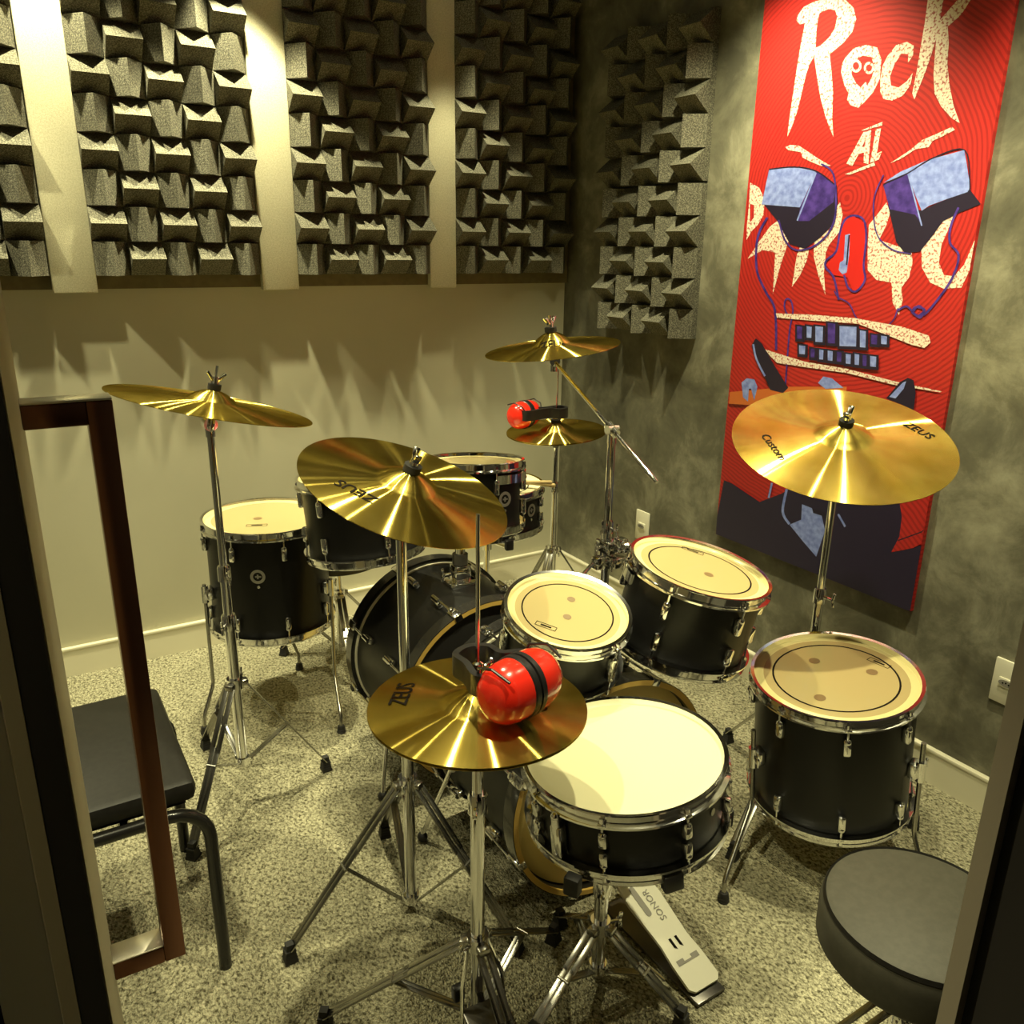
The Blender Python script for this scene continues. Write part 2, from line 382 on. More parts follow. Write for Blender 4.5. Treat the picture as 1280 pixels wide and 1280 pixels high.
pshape('letter_o', [[(950, 850), (905, 900), (870, 1000), (872, 1070), (905, 1130), (960, 1155), (1030, 1150), (1080, 1080), (1110, 960), (1112, 880), (1085, 960), (1040, 1060), (1000, 1105), (960, 1100), (940, 1050), (950, 980), (985, 900), (1000, 860)]], M_PCREAM, *D_)
# ROCK
pshape('letter_r', [[(210, 95), (218, 70), (245, 32), (300, 5), (380, -8), (440, 0), (478, 35), (491, 90), (472, 150), (432, 200), (380, 243), (366, 258), (374, 330), (382, 430), (378, 560), (384, 645), (370, 612), (345, 545), (325, 470), (312, 400), (302, 330), (293, 265), (272, 300), (255, 350), (236, 430), (215, 520), (190, 592), (167, 643), (172, 590), (185, 500), (200, 400), (215, 300), (232, 200), (250, 108), (225, 115)],
                    [(318, 62), (360, 42), (392, 48), (402, 80), (390, 135), (362, 178), (322, 216), (300, 225), (303, 150), (310, 95)]], M_PCREAM, *A_)
pshape('letter_o', [[(440, 272), (480, 227), (540, 211), (590, 224), (609, 280), (602, 370), (572, 432), (530, 480), (500, 507), (465, 495), (448, 470), (455, 440), (435, 400), (420, 340), (425, 300)],
                    [(468, 310), (482, 285), (520, 262), (562, 268), (577, 312), (566, 362), (545, 400), (535, 385), (512, 412), (490, 392), (470, 352)]], M_PCREAM, *A_)
def ring(cx, cy, r1, r2, n=18): return [[(cx+r*math.cos(2*pi*i/n), cy+r*1.2*math.sin(2*pi*i/n)) for i in range(n)] for r in (r1, r2)]
pshape('skull_eye', ring(490, 310, 26, 15), M_PCREAM, *A_); pshape('skull_eye', ring(551, 320, 24, 14), M_PCREAM, *A_)
pshape('letter_c', [[(640, 262), (680, 212), (730, 197), (762, 215), (758, 262), (735, 295), (736, 255), (705, 252), (672, 300), (650, 360), (655, 402), (690, 412), (730, 382), (757, 343), (746, 400), (710, 450), (660, 473), (620, 466), (604, 430), (605, 370), (615, 310)]], M_PCREAM, *A_)
pshape('letter_k', [[(830, -20), (905, -20), (885, 95), (985, -20), (1042, -20), (985, 70), (922, 125), (927, 200), (920, 300), (930, 400), (950, 500), (979, 580), (940, 556), (890, 500), (860, 440), (855, 350), (862, 250), (868, 180), (850, 240), (820, 330), (792, 400), (765, 468), (755, 440), (775, 340), (795, 220), (815, 100)]], M_PCREAM, *A_)
# AL
pshape('letter_a', [[(445, 770), (525, 622), (562, 612), (548, 772), (526, 766), (528, 718), (503, 724), (472, 782)], [(530, 690), (536, 655), (517, 692)]], M_PCREAM, *A_)
pshape('letter_l', [[(584, 608), (608, 604), (588, 722), (612, 712), (598, 750), (556, 768)]], M_PCREAM, *A_)
pshape('print_bar', [[(515, 614), (616, 573), (613, 590), (528, 614)]], M_PCREAM, *A_); pshape('print_bar', [[(438, 820), (576, 764), (580, 778), (460, 822)]], M_PCREAM, *A_)
# brows
pshape('printed_brow', [[(158, 692), (180, 682), (222, 686), (262, 712), (310, 745), (372, 780), (330, 782), (280, 762), (240, 742), (230, 716), (170, 706)]], M_PCREAM, *A_)
pshape('printed_brow', [[(652, 768), (740, 710), (800, 660), (870, 630), (942, 597), (956, 611), (900, 640), (852, 662), (832, 692), (770, 702), (700, 748)]], M_PCREAM, *A_)
# loudspeakers
pshape('printed_shadow', [[(60, 965), (225, 972), (400, 870), (405, 960), (380, 1060), (320, 1120), (250, 1170), (180, 1150), (120, 1040)]], M_PDARK, *A_)
pshape('printed_speaker_side', [[(305, 808), (395, 872), (385, 950), (270, 1040), (215, 1040), (228, 975)]], M_PPURPLE, *A_)
pshape('printed_speaker_face', [[(82, 797), (200, 786), (305, 806), (226, 976), (46, 962)]], M_PBLUE, *A_)
pline('printed_edge', [(303, 812), (214, 1038)], 7, M_PBLUE, *A_)
pshape('printed_shadow', [[(640, 960), (800, 990), (1025, 890), (1080, 960), (980, 1000), (900, 1040), (850, 1110), (790, 1185), (720, 1190), (680, 1140)]], M_PDARK, *A_)
pshape('printed_speaker_side', [[(618, 870), (735, 818), (800, 1062), (770, 1010), (650, 985)]], M_PPURPLE, *A_)
pshape('printed_speaker_face', [[(735, 817), (850, 747), (1000, 706), (1010, 760), (1027, 872), (1020, 902), (920, 936), (835, 968), (800, 992), (770, 920)]], M_PBLUE, *A_)
pshape('printed_speaker_top', [[(620, 860), (700, 808), (850, 743), (735, 812), (660, 845)]], M_PBLUE, *A_)
pline('printed_edge', [(735, 815), (800, 1062)], 7, M_PBLUE, *A_)
pline('printed_edge', [(620, 868), (735, 815), (850, 745), (1002, 706), (1027, 872), (1018, 902)], 6, M_PDARK, *A_)
pline('printed_edge', [(82, 797), (200, 786), (305, 806), (395, 872)], 6, M_PDARK, *A_)
# microphone nose and cables
pline('printed_cable', [(525, 1200), (490, 1110), (430, 1080), (345, 1040), (375, 1000), (420, 1140), (470, 1180), (520, 1130)], 0.1, M_PPURPLE, *A_)
pshape('printed_nose', [[(560, 880), (600, 865), (640, 890), (650, 960), (645, 1060), (640, 1140), (600, 1170), (575, 1110), (520, 1100), (490, 1060), (525, 1020), (545, 940)]], mat('bright red print', (.62, .015, .012), .45), *D_)
pline('printed_cable', [(540, 1200), (520, 1110), (488, 1070), (492, 1040), (530, 1005), (545, 930), (565, 880), (600, 862), (640, 880), (650, 950), (640, 1060), (645, 1120), (610, 1165), (578, 1150), (562, 1100)], 8, M_PPURPLE, *D_)
pshape('printed_microphone', [[(566, 940), (585, 935), (582, 1020), (572, 1090), (555, 1098), (540, 1080), (545, 1050), (560, 1040)]], M_PBLUE, *D_)
pline('printed_edge', [(582, 940), (572, 1060)], 6, M_PDARK, *D_)
pline('printed_cable', [(255, 870), (222, 930), (210, 1000), (215, 1090), (250, 1170), (285, 1240), (290, 1400)], 9, M_PPURPLE, *D_)
pline('printed_cable', [(300, 880), (325, 960), (370, 1000), (440, 985), (500, 930), (528, 850), (520, 700), (470, 655)], 7, M_PPURPLE, *D_)
pline('printed_cable', [(720, 700), (685, 780), (680, 870), (700, 950), (760, 1000), (830, 1015)], 5, M_PPURPLE, *D_)
pline('printed_cable', [(1020, 830), (990, 900), (985, 970), (1020, 1020), (1000, 1100), (950, 1180), (880, 1260), (835, 1250), (850, 1228), (885, 1240), (860, 1265), (830, 1300), (810, 1400), (770, 1500), (735, 1560)], 9, M_PPURPLE, *D_)
pline('printed_cable', [(840, 330), (880, 312), (915, 345), (945, 365), (960, 330), (935, 310), (905, 345)], 9, M_PPURPLE, *B_)
pline('printed_cable', [(840, 320), (815, 380), (760, 415), (680, 400), (640, 360), (610, 300), (560, 270), (540, 240)], 6, M_PPURPLE, *B_)
pline('printed_cable', [(310, 680), (320, 540), (330, 420), (345, 340), (335, 285), (312, 280), (306, 320), (330, 370)], 7, M_PPURPLE, *B_)
# drum sticks and pedal teeth
pshape('printed_drumstick', [[(265, 345), (450, 352), (640, 368), (860, 408), (985, 450), (993, 482), (965, 508), (900, 492), (800, 452), (650, 394), (420, 378), (270, 366)]], M_PCREAM, *B_)
pshape('printed_drumstick', [[(212, 513), (262, 530), (400, 572), (600, 606), (820, 664), (1046, 712), (1040, 717), (815, 680), (600, 626), (400, 598), (270, 578), (240, 548)]], M_PCREAM, *B_)
for i, (x0, y0, x1, y1) in enumerate([(360, 400, 396, 475), (405, 400, 441, 470), (446, 400, 494, 490), (505, 385, 552, 496), (560, 400, 652, 510), (656, 420, 696, 515), (710, 440, 750, 500), (756, 445, 796, 500),
        (370, 490, 411, 547), (425, 505, 456, 562), (465, 510, 497, 572), (505, 515, 541, 577), (548, 520, 582, 582), (590, 530, 626, 592), (632, 530, 666, 597), (670, 535, 701, 602), (705, 540, 746, 606)]):
    pshape('printed_tooth', [[(x0-4, y0-4), (x1+5, y0+2), (x1+4, y1+6), (x0-4, y1+2)]], M_PDARK, *B_)
    pshape('printed_tooth_face', [[(x0+5, y0+5), (x1-7, y0+9), (x1-9, y1-9), (x0+5, y1-11)]], M_PBLUE if i % 3 else M_PPURPLE, *B_)
# lower part: guitar player silhouette
pshape('printed_guitar_neck', [[(50, 715), (330, 690), (600, 690), (590, 800), (330, 790), (45, 770)]], M_PORANGE, *B_)
pshape('printed_figure', [[(22, 1130), (60, 1145), (190, 1232), (300, 1190), (420, 1080), (600, 1040), (800, 1100), (940, 1200), (935, 1330), (900, 1440), (960, 1440), (1000, 1380), (1010, 1400), (960, 1800), (-20, 1420), (-10, 1300)]], M_PNAVY, *B_)
pshape('printed_horn', [[(152, 495), (172, 462), (200, 486), (260, 590), (325, 695), (300, 720), (240, 705), (205, 622), (165, 545)]], M_PDARK, *B_)
pline('printed_horn_edge', [(160, 490), (175, 560), (215, 640)], 9, M_PBLUE, *B_)
pshape('printed_horn', [[(785, 745), (850, 668), (888, 648), (915, 660), (925, 720), (915, 800), (850, 770)]], M_PDARK, *B_)
pshape('printed_horn_edge', [[(800, 738), (862, 672), (880, 664), (868, 700), (830, 745)]], M_PBLUE, *B_)
pshape('printed_hand', [[(105, 670), (130, 650), (165, 655), (180, 690), (165, 755), (150, 700), (140, 700), (135, 760), (112, 740)]], M_PBLUE, *B_)
pshape('printed_hand', [[(465, 672), (490, 642), (530, 650), (585, 695), (500, 700)]], M_PBLUE, *B_)
pshape('printed_collar', [[(395, 800), (470, 830), (488, 905), (452, 1010), (400, 950), (345, 882), (392, 862)]], M_PBLUE, *C_)
pline('printed_line', [(334, 740), (318, 830), (345, 880)], 10, M_PBLUE, *C_)
pline('printed_line', [(275, 715), (262, 775)], 8, M_PBLUE, *C_)
pline('printed_line', [(540, 840), (568, 890)], 8, M_PBLUE, *C_)
pshape('printed_detail', [[(435, 815), (490, 835), (486, 850), (440, 835)]], M_PDARK, *C_)
pshape('printed_sleeve', [[(782, 770), (925, 760), (890, 962), (840, 975), (752, 992), (785, 930), (795, 850)]], M_PRED, *C_)
pline('printed_line', [(780, 945), (890, 905)], 5, M_PDARK, *C_)

# ------------------------------------------------------------------ wall outlets
def outlet(y, z, label):
    t = thing('power_outlet', label, 'outlet', T(0, y, z))
    MB().box((-.004, 0, 0), (.008, .075, .12), ch=.003).build('cover_plate', M_PLATE, t)
    MB().box((-.0095, 0, 0), (.005, .040, .026), ch=.002).build('socket_insert', M_PLATE, t)
    hx = [(.019*math.cos(a), .009*math.sin(a)) for a in [2*pi*i/16 for i in range(16)]]
    MB().prism(hx, 0, .0008, Matrix(((0, 0, -1, -.012), (1, 0, 0, 0), (0, 1, 0, 0), (0, 0, 0, 1)))).build('socket_recess', M_GREY, t)
    for k in (-1, 0, 1): MB().cyl((-.0125, k*.0075, .002*(k == 0)), (-.0136, k*.0075, .002*(k == 0)), .0022, n=8).build('pin_hole', M_LINE, t)
outlet(-1.9715-.0375, .3192+.06, 'white wall outlet on the cement wall right of the poster')
outlet(-.5483-.0375, .3192+.06, 'white wall outlet on the cement wall between corner and poster')

# ------------------------------------------------------------------ door leaf with pull handle
LA = rad(1.43)
leaf = bpy.data.objects.new('door_1', None); COL.objects.link(leaf); struct(leaf)
leaf.matrix_world = T(-2.065+.45*math.tan(rad(.2)), -2.95+.45, 0) @ RZ(-LA)   # local y runs along the leaf, x=0 is its room face
LL = .65
MB().box((-.0235, LL/2-.001, 1.04), (.0155, LL, 2.07)).build('leaf_panel', mat('beige door edge paint', (.36, .32, .215), .5), leaf)
MB().box((-.0083, LL/2, 1.04), (.0147, LL-.004, 2.07)).build('leaf_core', M_SEAL, leaf)
MB().box((-.0005, LL/2+.004, 1.04), (.001, LL, 2.07)).build('leaf_face', M_LEAF, leaf)
h = bpy.data.objects.new('pull_handle', None); COL.objects.link(h); h.parent = leaf
HY = .50; zt, zb = 1.262, .548; so = .058; bw = .0245; bdp = .034
def hp(nm, c, s, m): MB().box(c, s, ch=.0015).build(nm, m, h)
hp('grip_bar', (so+bw/2, HY, (zt+zb)/2), (bw, bdp, zt-zb), M_HREFL)
hp('upper_arm', (so/2, HY, zt-bw/2), (so, bdp, bw), M_HREFL); hp('lower_arm', (so/2, HY, zb+bw/2), (so, bdp, bw), M_HREFL)
hp('upper_lit_top', ((so+bw)/2, HY, zt+.0012), (so+bw, bdp, .0024), M_HTOP); hp('lower_lit_top', (so/2, HY, zb+bw+.0010), (so, bdp, .002), M_HTOP)  # thin pale plates standing in for the lit tops of both arms

# ------------------------------------------------------------------ hardware meshes shared by the drums
def lug_mesh():
    b = MB(); b.box((.008, 0, -.018), (.018, .017, .040), ch=.005); b.sphere((.0105, 0, -.002), .0085, 8); return b.mesh('lug', M_CHROME)
LUG = lug_mesh()
def rod_mesh(L_):
    b = MB(); b.cyl((.0115, 0, -.004), (.0115, 0, L_), .0024, n=6); b.box((.0105, 0, L_), (.012, .014, .008), ch=.002)
    b.cyl((.0115, 0, L_+.003), (.0115, 0, L_+.013), .0042, n=8); return b.mesh('tension_rod', M_CHROME)
RODS = rod_mesh(.028); RODL = rod_mesh(.018)
def hoop_prof(R, z, s=1):      # s=+1 upper hoop, -1 lower hoop
    return [(R+.002, z-s*.024), (R+.016, z-s*.025), (R+.016, z-s*.021), (R+.008, z-s*.018), (R+.0075, z-s*.004), (R+.0125, z-s*.0015), (R+.0115, z+s*.0005), (R+.004, z-s*.001), (R+.003, z-s*.010)]
def badge(t, R, a, z, r=.019):
    M = RZ(a) @ T(R+.0008, 0, z) @ Matrix.Rotation(pi/2, 4, 'Y')
    b = MB().lathe([(r*.62, .0), (r*.62, .0012), (r, .0012), (r, 0)], 28, closed=True)
    b.box((0, 0, .0006), (r*.62, r*.22, .001)); b.box((0, r*.05, .0006), (r*.2, r*.8, .001))
    o = b.build('badge', M_BADGE, t, M, 20)
    MB().cyl((0, 0, 0), (0, 0, .002), r*.22, n=12).build('vent_hole', M_CHROME, t, RZ(a) @ T(R, 0, z-r*1.5) @ Matrix.Rotation(pi/2, 4, 'Y'))
def drum(name, label, cat, c, n, D, H, nl, head, spin=0., tube=False, badges=(), ring_on=True, dots=(), logo=None, group=None):
    n = Vector(n).normalized(); c = Vector(c)
    M = T(*(c-n*H)) @ frame(n) @ RZ(spin)
    t = thing(name, label, cat, M, group); R = D/2-.0125
    MB().lathe([(R-.006, .016), (R, .016), (R, H-.016), (R-.006, H-.016)], 56).build('shell', M_SHELL, t)
    MB().lathe(hoop_prof(R, H), 56, closed=True).build('hoop', M_CHROME, t)
    MB().lathe(hoop_prof(R, 0, -1), 56, closed=True).build('hoop', M_CHROME, t)
    hb = MB().lathe([(1e-5, H-.0092), (R*.9, H-.0092)], 56); hd = hb.build('batter_head', M_HEADY if head == 'amber' else M_HEADW, t)
    MB().lathe([(R*.9, H-.0092), (R*.97, H-.0096), (R+.003, H-.014)], 56).build('head_collar', M_HEADE if head == 'amber' else M_HEADW, t)
    MB().lathe([(1e-5, .011), (R+.003, .011)], 40).build('resonant_head', M_HEADE, t)
    if ring_on: MB().lathe([(R*.765, H-.0088), (R*.79, H-.0088)], 56).build('head_ring', M_LINE, hd)
    Mi = M.inverted(); hc_ = c-n*.0088
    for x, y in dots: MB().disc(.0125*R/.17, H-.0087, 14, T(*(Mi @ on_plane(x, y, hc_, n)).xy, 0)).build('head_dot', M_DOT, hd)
    if logo:
        p0 = Mi @ on_plane(logo[0], logo[1], hc_, n); p1 = Mi @ on_plane(logo[2], logo[3], hc_, n); s = (p1-p0).length/.042; q = (p0+p1)/2
        Ml = T(q.x, q.y, H-.0087) @ RZ(math.atan2(p1.y-p0.y, p1.x-p0.x))
        b = MB(); bx = [(-.021*s, -.006*s), (.021*s, -.006*s), (.021*s, .006*s), (-.021*s, .006*s)]
        for i in range(4):
            p0 = Vector((*bx[i], 0)); p1 = Vector((*bx[(i+1) % 4], 0)); b.bar(p0, p1, .0014, .0003)
        b.box((0, 0, 0), (.022*s, .004*s, .0003)); b.build('head_logo', M_LINE, hd, Ml)
    for i in range(nl):
        a = 2*pi*i/nl
        if tube:
            for zz_, sg in ((H-.038, 1), (.038, -1)):
                put('lug', LUG, t, RZ(a) @ T(R, 0, zz_) @ Matrix.Diagonal((1, .9, sg*.72, 1))); put('tension_rod', RODL, t, RZ(a) @ T(R, 0, zz_) @ Matrix.Diagonal((1, 1, sg, 1)))
        else:
            put('lug', LUG, t, RZ(a) @ T(R, 0, H-.048)); put('tension_rod', RODS, t, RZ(a) @ T(R, 0, H-.048))
            put('lug', LUG, t, RZ(a) @ T(R, 0, .048) @ Matrix.Diagonal((1, 1, -1, 1))); put('tension_rod', RODS, t, RZ(a) @ T(R, 0, .048) @ Matrix.Diagonal((1, 1, -1, 1)))
    for a, z, r in badges: badge(t, R, a-spin, z, r)
    return t, R
RFOOT = MB().lathe([(1e-5, 0), (.013, 0), (.0135, .004), (.012, .006), (.0128, .010), (.011, .013), (.0118, .017), (.009, .024), (1e-5, .024)], 14).mesh('rubber_foot', M_RUBBER)
BRACKET = None
def bracket_mesh():
    b = MB(); b.box((.010, 0, 0), (.022, .034, .040), ch=.006); b.cyl((.024, 0, -.026), (.024, 0, .026), .0105, n=14)
    b.tube([(.024, .010, .004), (.026, .026, .004)], .004, 8); b.box((.027, .031, .004), (.006, .006, .024), ch=.002); return b.mesh('leg_bracket', M_CHROME)
BRACKET = bracket_mesh()
def floor_tom_legs(t, R, azims, zbr, foot_world, up):
    Mi = t.matrix_world.inverted()
    for az, fw in zip(azims, foot_world):
        put('leg_bracket', BRACKET, t, RZ(az) @ T(R, 0, zbr))
        rr = R+.024; P0 = Vector((rr*math.cos(az), rr*math.sin(az), zbr+up)); F = Mi @ Vector((*fw, .012))
        P1 = Vector((P0.x, P0.y, F.z+.125)); kink = Vector((F.x*.97+P0.x*.03, F.y*.97+P0.y*.03, F.z+.045))
        lg = MB().tube([P0, P1+Vector((0, 0, .01)), P1*.9+kink*.1, P1*.1+kink*.9, kink-Vector((0, 0, .006)), F], .0055, 10).build('leg', M_STEEL, t)
        put('rubber_foot', RFOOT, lg, T(*(Mi @ Vector((*fw, 0)))) @ (t.matrix_world.to_3x3().inverted().to_4x4()))

# ------------------------------------------------------------------ stands
def foot_mesh():
    b = MB(); pr = [(.011, .044), (.011, .030), (.0155, .030), (.0155, .026), (.0135, .0245), (.0165, .020), (.0145, .0185), (.018, .013), (.016, .0115), (.0195, .006), (.0185, 0), (1e-5, 0)]
    b.lathe([(1e-5, .044)]+pr, 4, RZ(pi/4)); return b.mesh('rubber_foot', M_RUBBER, 20)
FOOT = foot_mesh()
WING = None
def wing_mesh():
    b = MB(); b.cyl((0, 0, 0), (.02, 0, 0), .0038, n=8); b.box((.023, 0, 0), (.007, .008, .010), ch=.002)
    b.bar((.023, 0, .003), (.026, 0, .019), .008, .0045, (0, 1, 0), .0015); b.bar((.023, 0, -.003), (.026, 0, -.019), .008, .0045, (0, 1, 0), .0015); return b.mesh('wing_screw', M_CHROME)
WING = wing_mesh()
def tripod(t, hub_z, low_z, legs, width=.016):
    # legs: list of (azimuth, foot radius); local z up, origin on the floor
    MB().lathe([(.0135, hub_z-.016), (.020, hub_z-.016), (.020, hub_z+.012), (.0135, hub_z+.012)], 18, closed=True).build('hub_collar', M_CHROME, t)
    MB().lathe([(.0125, low_z-.010), (.018, low_z-.010), (.018, low_z+.010), (.0125, low_z+.010)], 18, closed=True).build('lower_collar', M_CHROME, t)
    put('wing_screw', WING, t, RZ(legs[0][0]+.9) @ T(.018, 0, hub_z))
    for az, fr in legs:
        d = Vector((math.cos(az), math.sin(az), 0)); s = Vector((-d.y, d.x, 0))
        A = d*.026+Vector((0, 0, hub_z-.006)); F = d*fr+Vector((0, 0, .030)); mid = A.lerp(F, .50)
        b = MB()
        for sg in (-1, 1):
            o_ = s*sg*width*.52
            b.bar(A+o_, A.lerp(F, .42)+o_, .013, .0030, s.cross(F-A), .0008); b.bar(A.lerp(F, .38)+o_*.75, F+o_*.75, .013, .0030, s.cross(F-A), .0008)
        b.box((0, 0, 0), (.020, .022, .016), T(*(d*.022+Vector((0, 0, hub_z-.004)))) @ RZ(az), .003)
        lg = b.build('leg', M_STEEL, t)
        put('rubber_foot', FOOT, lg, T(*(d*fr)) @ RZ(az))
        b = MB(); L0 = d*.02+Vector((0, 0, low_z))
        for sg in (-1, 1): b.bar(mid+s*sg*width*.25, L0+s*sg*width*.25, .010, .0025, s.cross(L0-mid), .0006)
        b.cyl(mid-s*width*.8, mid+s*width*.8, .0035, n=8); b.build('brace', M_STEEL, t)
def pole(t, segs):       # segs: (z0, z1, radius) with clamps at the joints
    for i, (z0, z1, r) in enumerate(segs):
        MB().lathe([(1e-5, z0), (r, z0), (r, z1-.002), (r-.002, z1), (1e-5, z1)], 18).build('pole_tube', M_CHROME, t)
        if i < len(segs)-1:
            MB().lathe([(r-.001, z1-.035), (r+.0045, z1-.035), (r+.0045, z1-.002), (r+.002, z1+.004), (r-.004, z1+.004)], 18).build('joint_collar', M_CHROME, t)
            put('wing_screw', WING, t, RZ(-2.2+.7*i) @ T(r+.003, 0, z1-.016))
def cymbal(name, label, c, n, D, bell=.058, hb=.016, hbell=.022, texts=(), spin=0, group='brass cymbals of the two kits', cat='cymbal', under=False):
    n = Vector(n).normalized(); c = Vector(c); M = T(*c) @ frame(n) @ RZ(spin); R = D/2
    t = thing(name, label, cat, M, group)
    def prof(r): 
        z = hb*(1-(r/R)**1.35)
        if r < bell: z += hbell*math.cos(r/bell*pi/2)**.8
        return z
    rs = [.006, .012, .02, .028, .036, .044, .050, .054, bell, bell+.006, bell+.02]+[bell+.02+(R-bell-.02)*k/9 for k in range(1, 10)]
    top = [(r, prof(r)) for r in rs]; bot = [(r, z-.0013) for r, z in reversed(top)]
    MB().lathe(top+bot, 96, closed=True).build('bow', M_CYM, t, None, 60)
    for body, p0, p1, hgt, m in texts:           # lettering printed on the bow
        a = M.inverted() @ on_plane(*p0, c, n); b_ = M.inverted() @ on_plane(*p1, c, n); a.z = b_.z = 0
        me = text_mesh(body, 'printed_lettering', m); xs = [v.co.x for v in me.vertices]; ys = [v.co.y for v in me.vertices]
        wd = max(xs)-min(xs); ht = max(ys); dx = (b_-a).normalized(); dy = Vector((-dx.y, dx.x, 0)); Ln = (b_-a).length
        bm = bmesh.new(); bm.from_mesh(me); bmesh.ops.triangulate(bm, faces=bm.faces)
        bmesh.ops.subdivide_edges(bm, edges=bm.edges, cuts=1); bm.to_mesh(me); bm.free()
        for v in me.vertices:
            q = a+dx*((v.co.x-min(xs))/wd*Ln)+dy*(v.co.y/ht*hgt); v.co = (q.x, q.y, prof(max(.01, math.hypot(q.x, q.y)))+.0011)
        put('printed_lettering', me, t)
    return t, M, prof
def cymbal_top(t, z0, rod=.045, felt_r=.017, ang=0):
    MB().lathe([(.006, z0), (felt_r, z0), (felt_r, z0+.013), (.006, z0+.013)], 20, closed=True).build('felt', M_FELT, t)
    MB().cyl((0, 0, -.03), (0, 0, z0+rod), .0035, n=8).build('threaded_rod', M_CHROME, t)
    b = MB(); b.cyl((0, 0, z0+.014), (0, 0, z0+.030), .0095, .0075, 12)
    for s in (-1, 1): b.bar((s*.004*math.cos(ang), s*.004*math.sin(ang), z0+.020), (s*.021*math.cos(ang), s*.021*math.sin(ang), z0+.040), .013, .006, (0, 0, 1), .0015)
    b.build('wing_nut', M_CHROME, t)
    MB().lathe([(.006, -.006), (.018, -.006), (.018, .004), (.006, .004)], 20, closed=True, M=T(0, 0, z0-.030)).build('lower_felt', M_FELT, t)
def tilter(t, P, n, az=0):     # ratchet under a straight-mounted cymbal, P in local space
    P = Vector(P); n = Vector(n).normalized(); b = MB()
    ax = n.cross(Vector((0, 0, 1))); ax = ax.normalized() if ax.length > .01 else Vector((1, 0, 0))
    b.cyl(P-ax*.014, P+ax*.014, .0155, n=18); b.cyl(P, P+n*.035, .0075, n=12); b.cyl(P-Vector((0, 0, .03)), P, .012, .013, 14); b.build('tilter', M_CHROME, t)
    b = MB(); b.cyl(P+ax*.012, P+ax*.026, .005, n=10); b.bar(P+ax*.028-n*.014, P+ax*.028+n*.016, .009, .005, ax, .002); b.build('tilter_screw', M_CHROME, t)

def straight_stand(name, label, base, top, hub_z, low_z, legs, joints, r0=.0127, n=(0, 0, 1), group='cymbal stands of the two kits'):
    t = thing(name, label, 'cymbal stand', T(base[0], base[1], 0), group)
    tripod(t, hub_z, low_z, legs)
    zs = [low_z-.01]+list(joints)+[top[2]]; pole(t, [(zs[i], zs[i+1], r0-.0022*i) for i in range(len(zs)-1)])
    tilter(t, Vector((0, 0, top[2]+.006)), n); return t

# ------------------------------------------------------------------ near kit
def cyl_at(c, n, d): return Vector(c)-Vector(n).normalized()*d
# crash of the near kit
nC = Vector((.217, -.279, .936)).normalized(); cC = Vector((-1.444, -1.566, .980))
BK = M_LINE
t, M, pf = cymbal('crash_cymbal', 'brass crash cymbal tilted toward the door on the stand behind the hi-hat', cC, nC, .406,
    texts=[('ZEUS', (472, 630), (424, 604), .024, BK)])
cymbal_top(t, pf(.006), ang=1.2)
kb = cyl_at(cC, nC, .036)
straight_stand('cymbal_stand', 'chrome cymbal stand under the tilted crash, between hi-hat and far bass drum', (kb.x, kb.y), (kb.x, kb.y, kb.z), .335, .035,
               [(rad(180), .275), (rad(80), .26), (rad(-58), .26)], [.52], .0127, nC)
# ride
nR = Vector((-.216, -.252, .943)).normalized(); cR = Vector((-.383, -1.711, .985))
t, M, pf = cymbal('ride_cymbal', 'large brass ride cymbal in front of the red poster', cR, nR, .508, .066, .022, .024,
    texts=[('ZEUS', (1126, 535), (1160, 552), .028, BK), ('Custom', (950, 548), (974, 579), .020, BK)])
cymbal_top(t, pf(.006), ang=.4)
kb = cyl_at(cR, nR, .036)
straight_stand('cymbal_stand', 'chrome cymbal stand under the large ride, behind the near floor tom', (kb.x, kb.y), (kb.x, kb.y, kb.z), .33, .05,
               [(rad(85), .27), (rad(-59), .30), (rad(197), .35)], [.40, .60], .0137, nR)
# boom stand with the small crash
cT = Vector((-.725, -.986, 1.143)); nT = Vector((-.121, .032, .992)).normalized(); pv = Vector((-.737, -1.287, .968))
t, M, pf = cymbal('crash_cymbal', 'brass crash cymbal on a boom arm near the room corner', cT, nT, .381, .055, .018, .028, texts=[('ZEUS', (676, 441), (708, 438), .02, BK)])
cymbal_top(t, pf(.006), ang=.3)
t = thing('boom_stand', 'chrome boom cymbal stand between the poster foam and the near rack toms', 'cymbal stand', T(pv.x, pv.y, 0), 'cymbal stands of the two kits')
tripod(t, .30, .04, [(rad(62), .26), (rad(-60), .26), (rad(177), .24)])
pole(t, [(.03, .50, .0137), (.50, .72, .0115), (.72, pv.z-.01, .0105)])
lt = cT-nT*.035-Vector((pv.x, pv.y, 0)); pl = Vector((0, 0, pv.z)); dr = (lt-pl).normalized()
MB().tube([lt, pl, pl-dr*.20], [.0055, .0055, .0055], 12).build('boom_arm', M_CHROME, t)
MB().tube([pl-dr*.165, pl-dr*.20, pl-dr*.215], [.0065, .0065, .0045], 12).build('boom_end', M_CHROME, t)
b = MB(); b.cyl(pl-dr*.02, pl+dr*.02, .0125, n=16); b.cyl(pl+Vector((-.016, 0, 0)), pl+Vector((.016, 0, 0)), .0125, n=16); b.cyl(pl-Vector((0, 0, .035)), pl, .0125, .011, 16); b.build('boom_clamp', M_CHROME, t)
tilter(t, lt, nT)
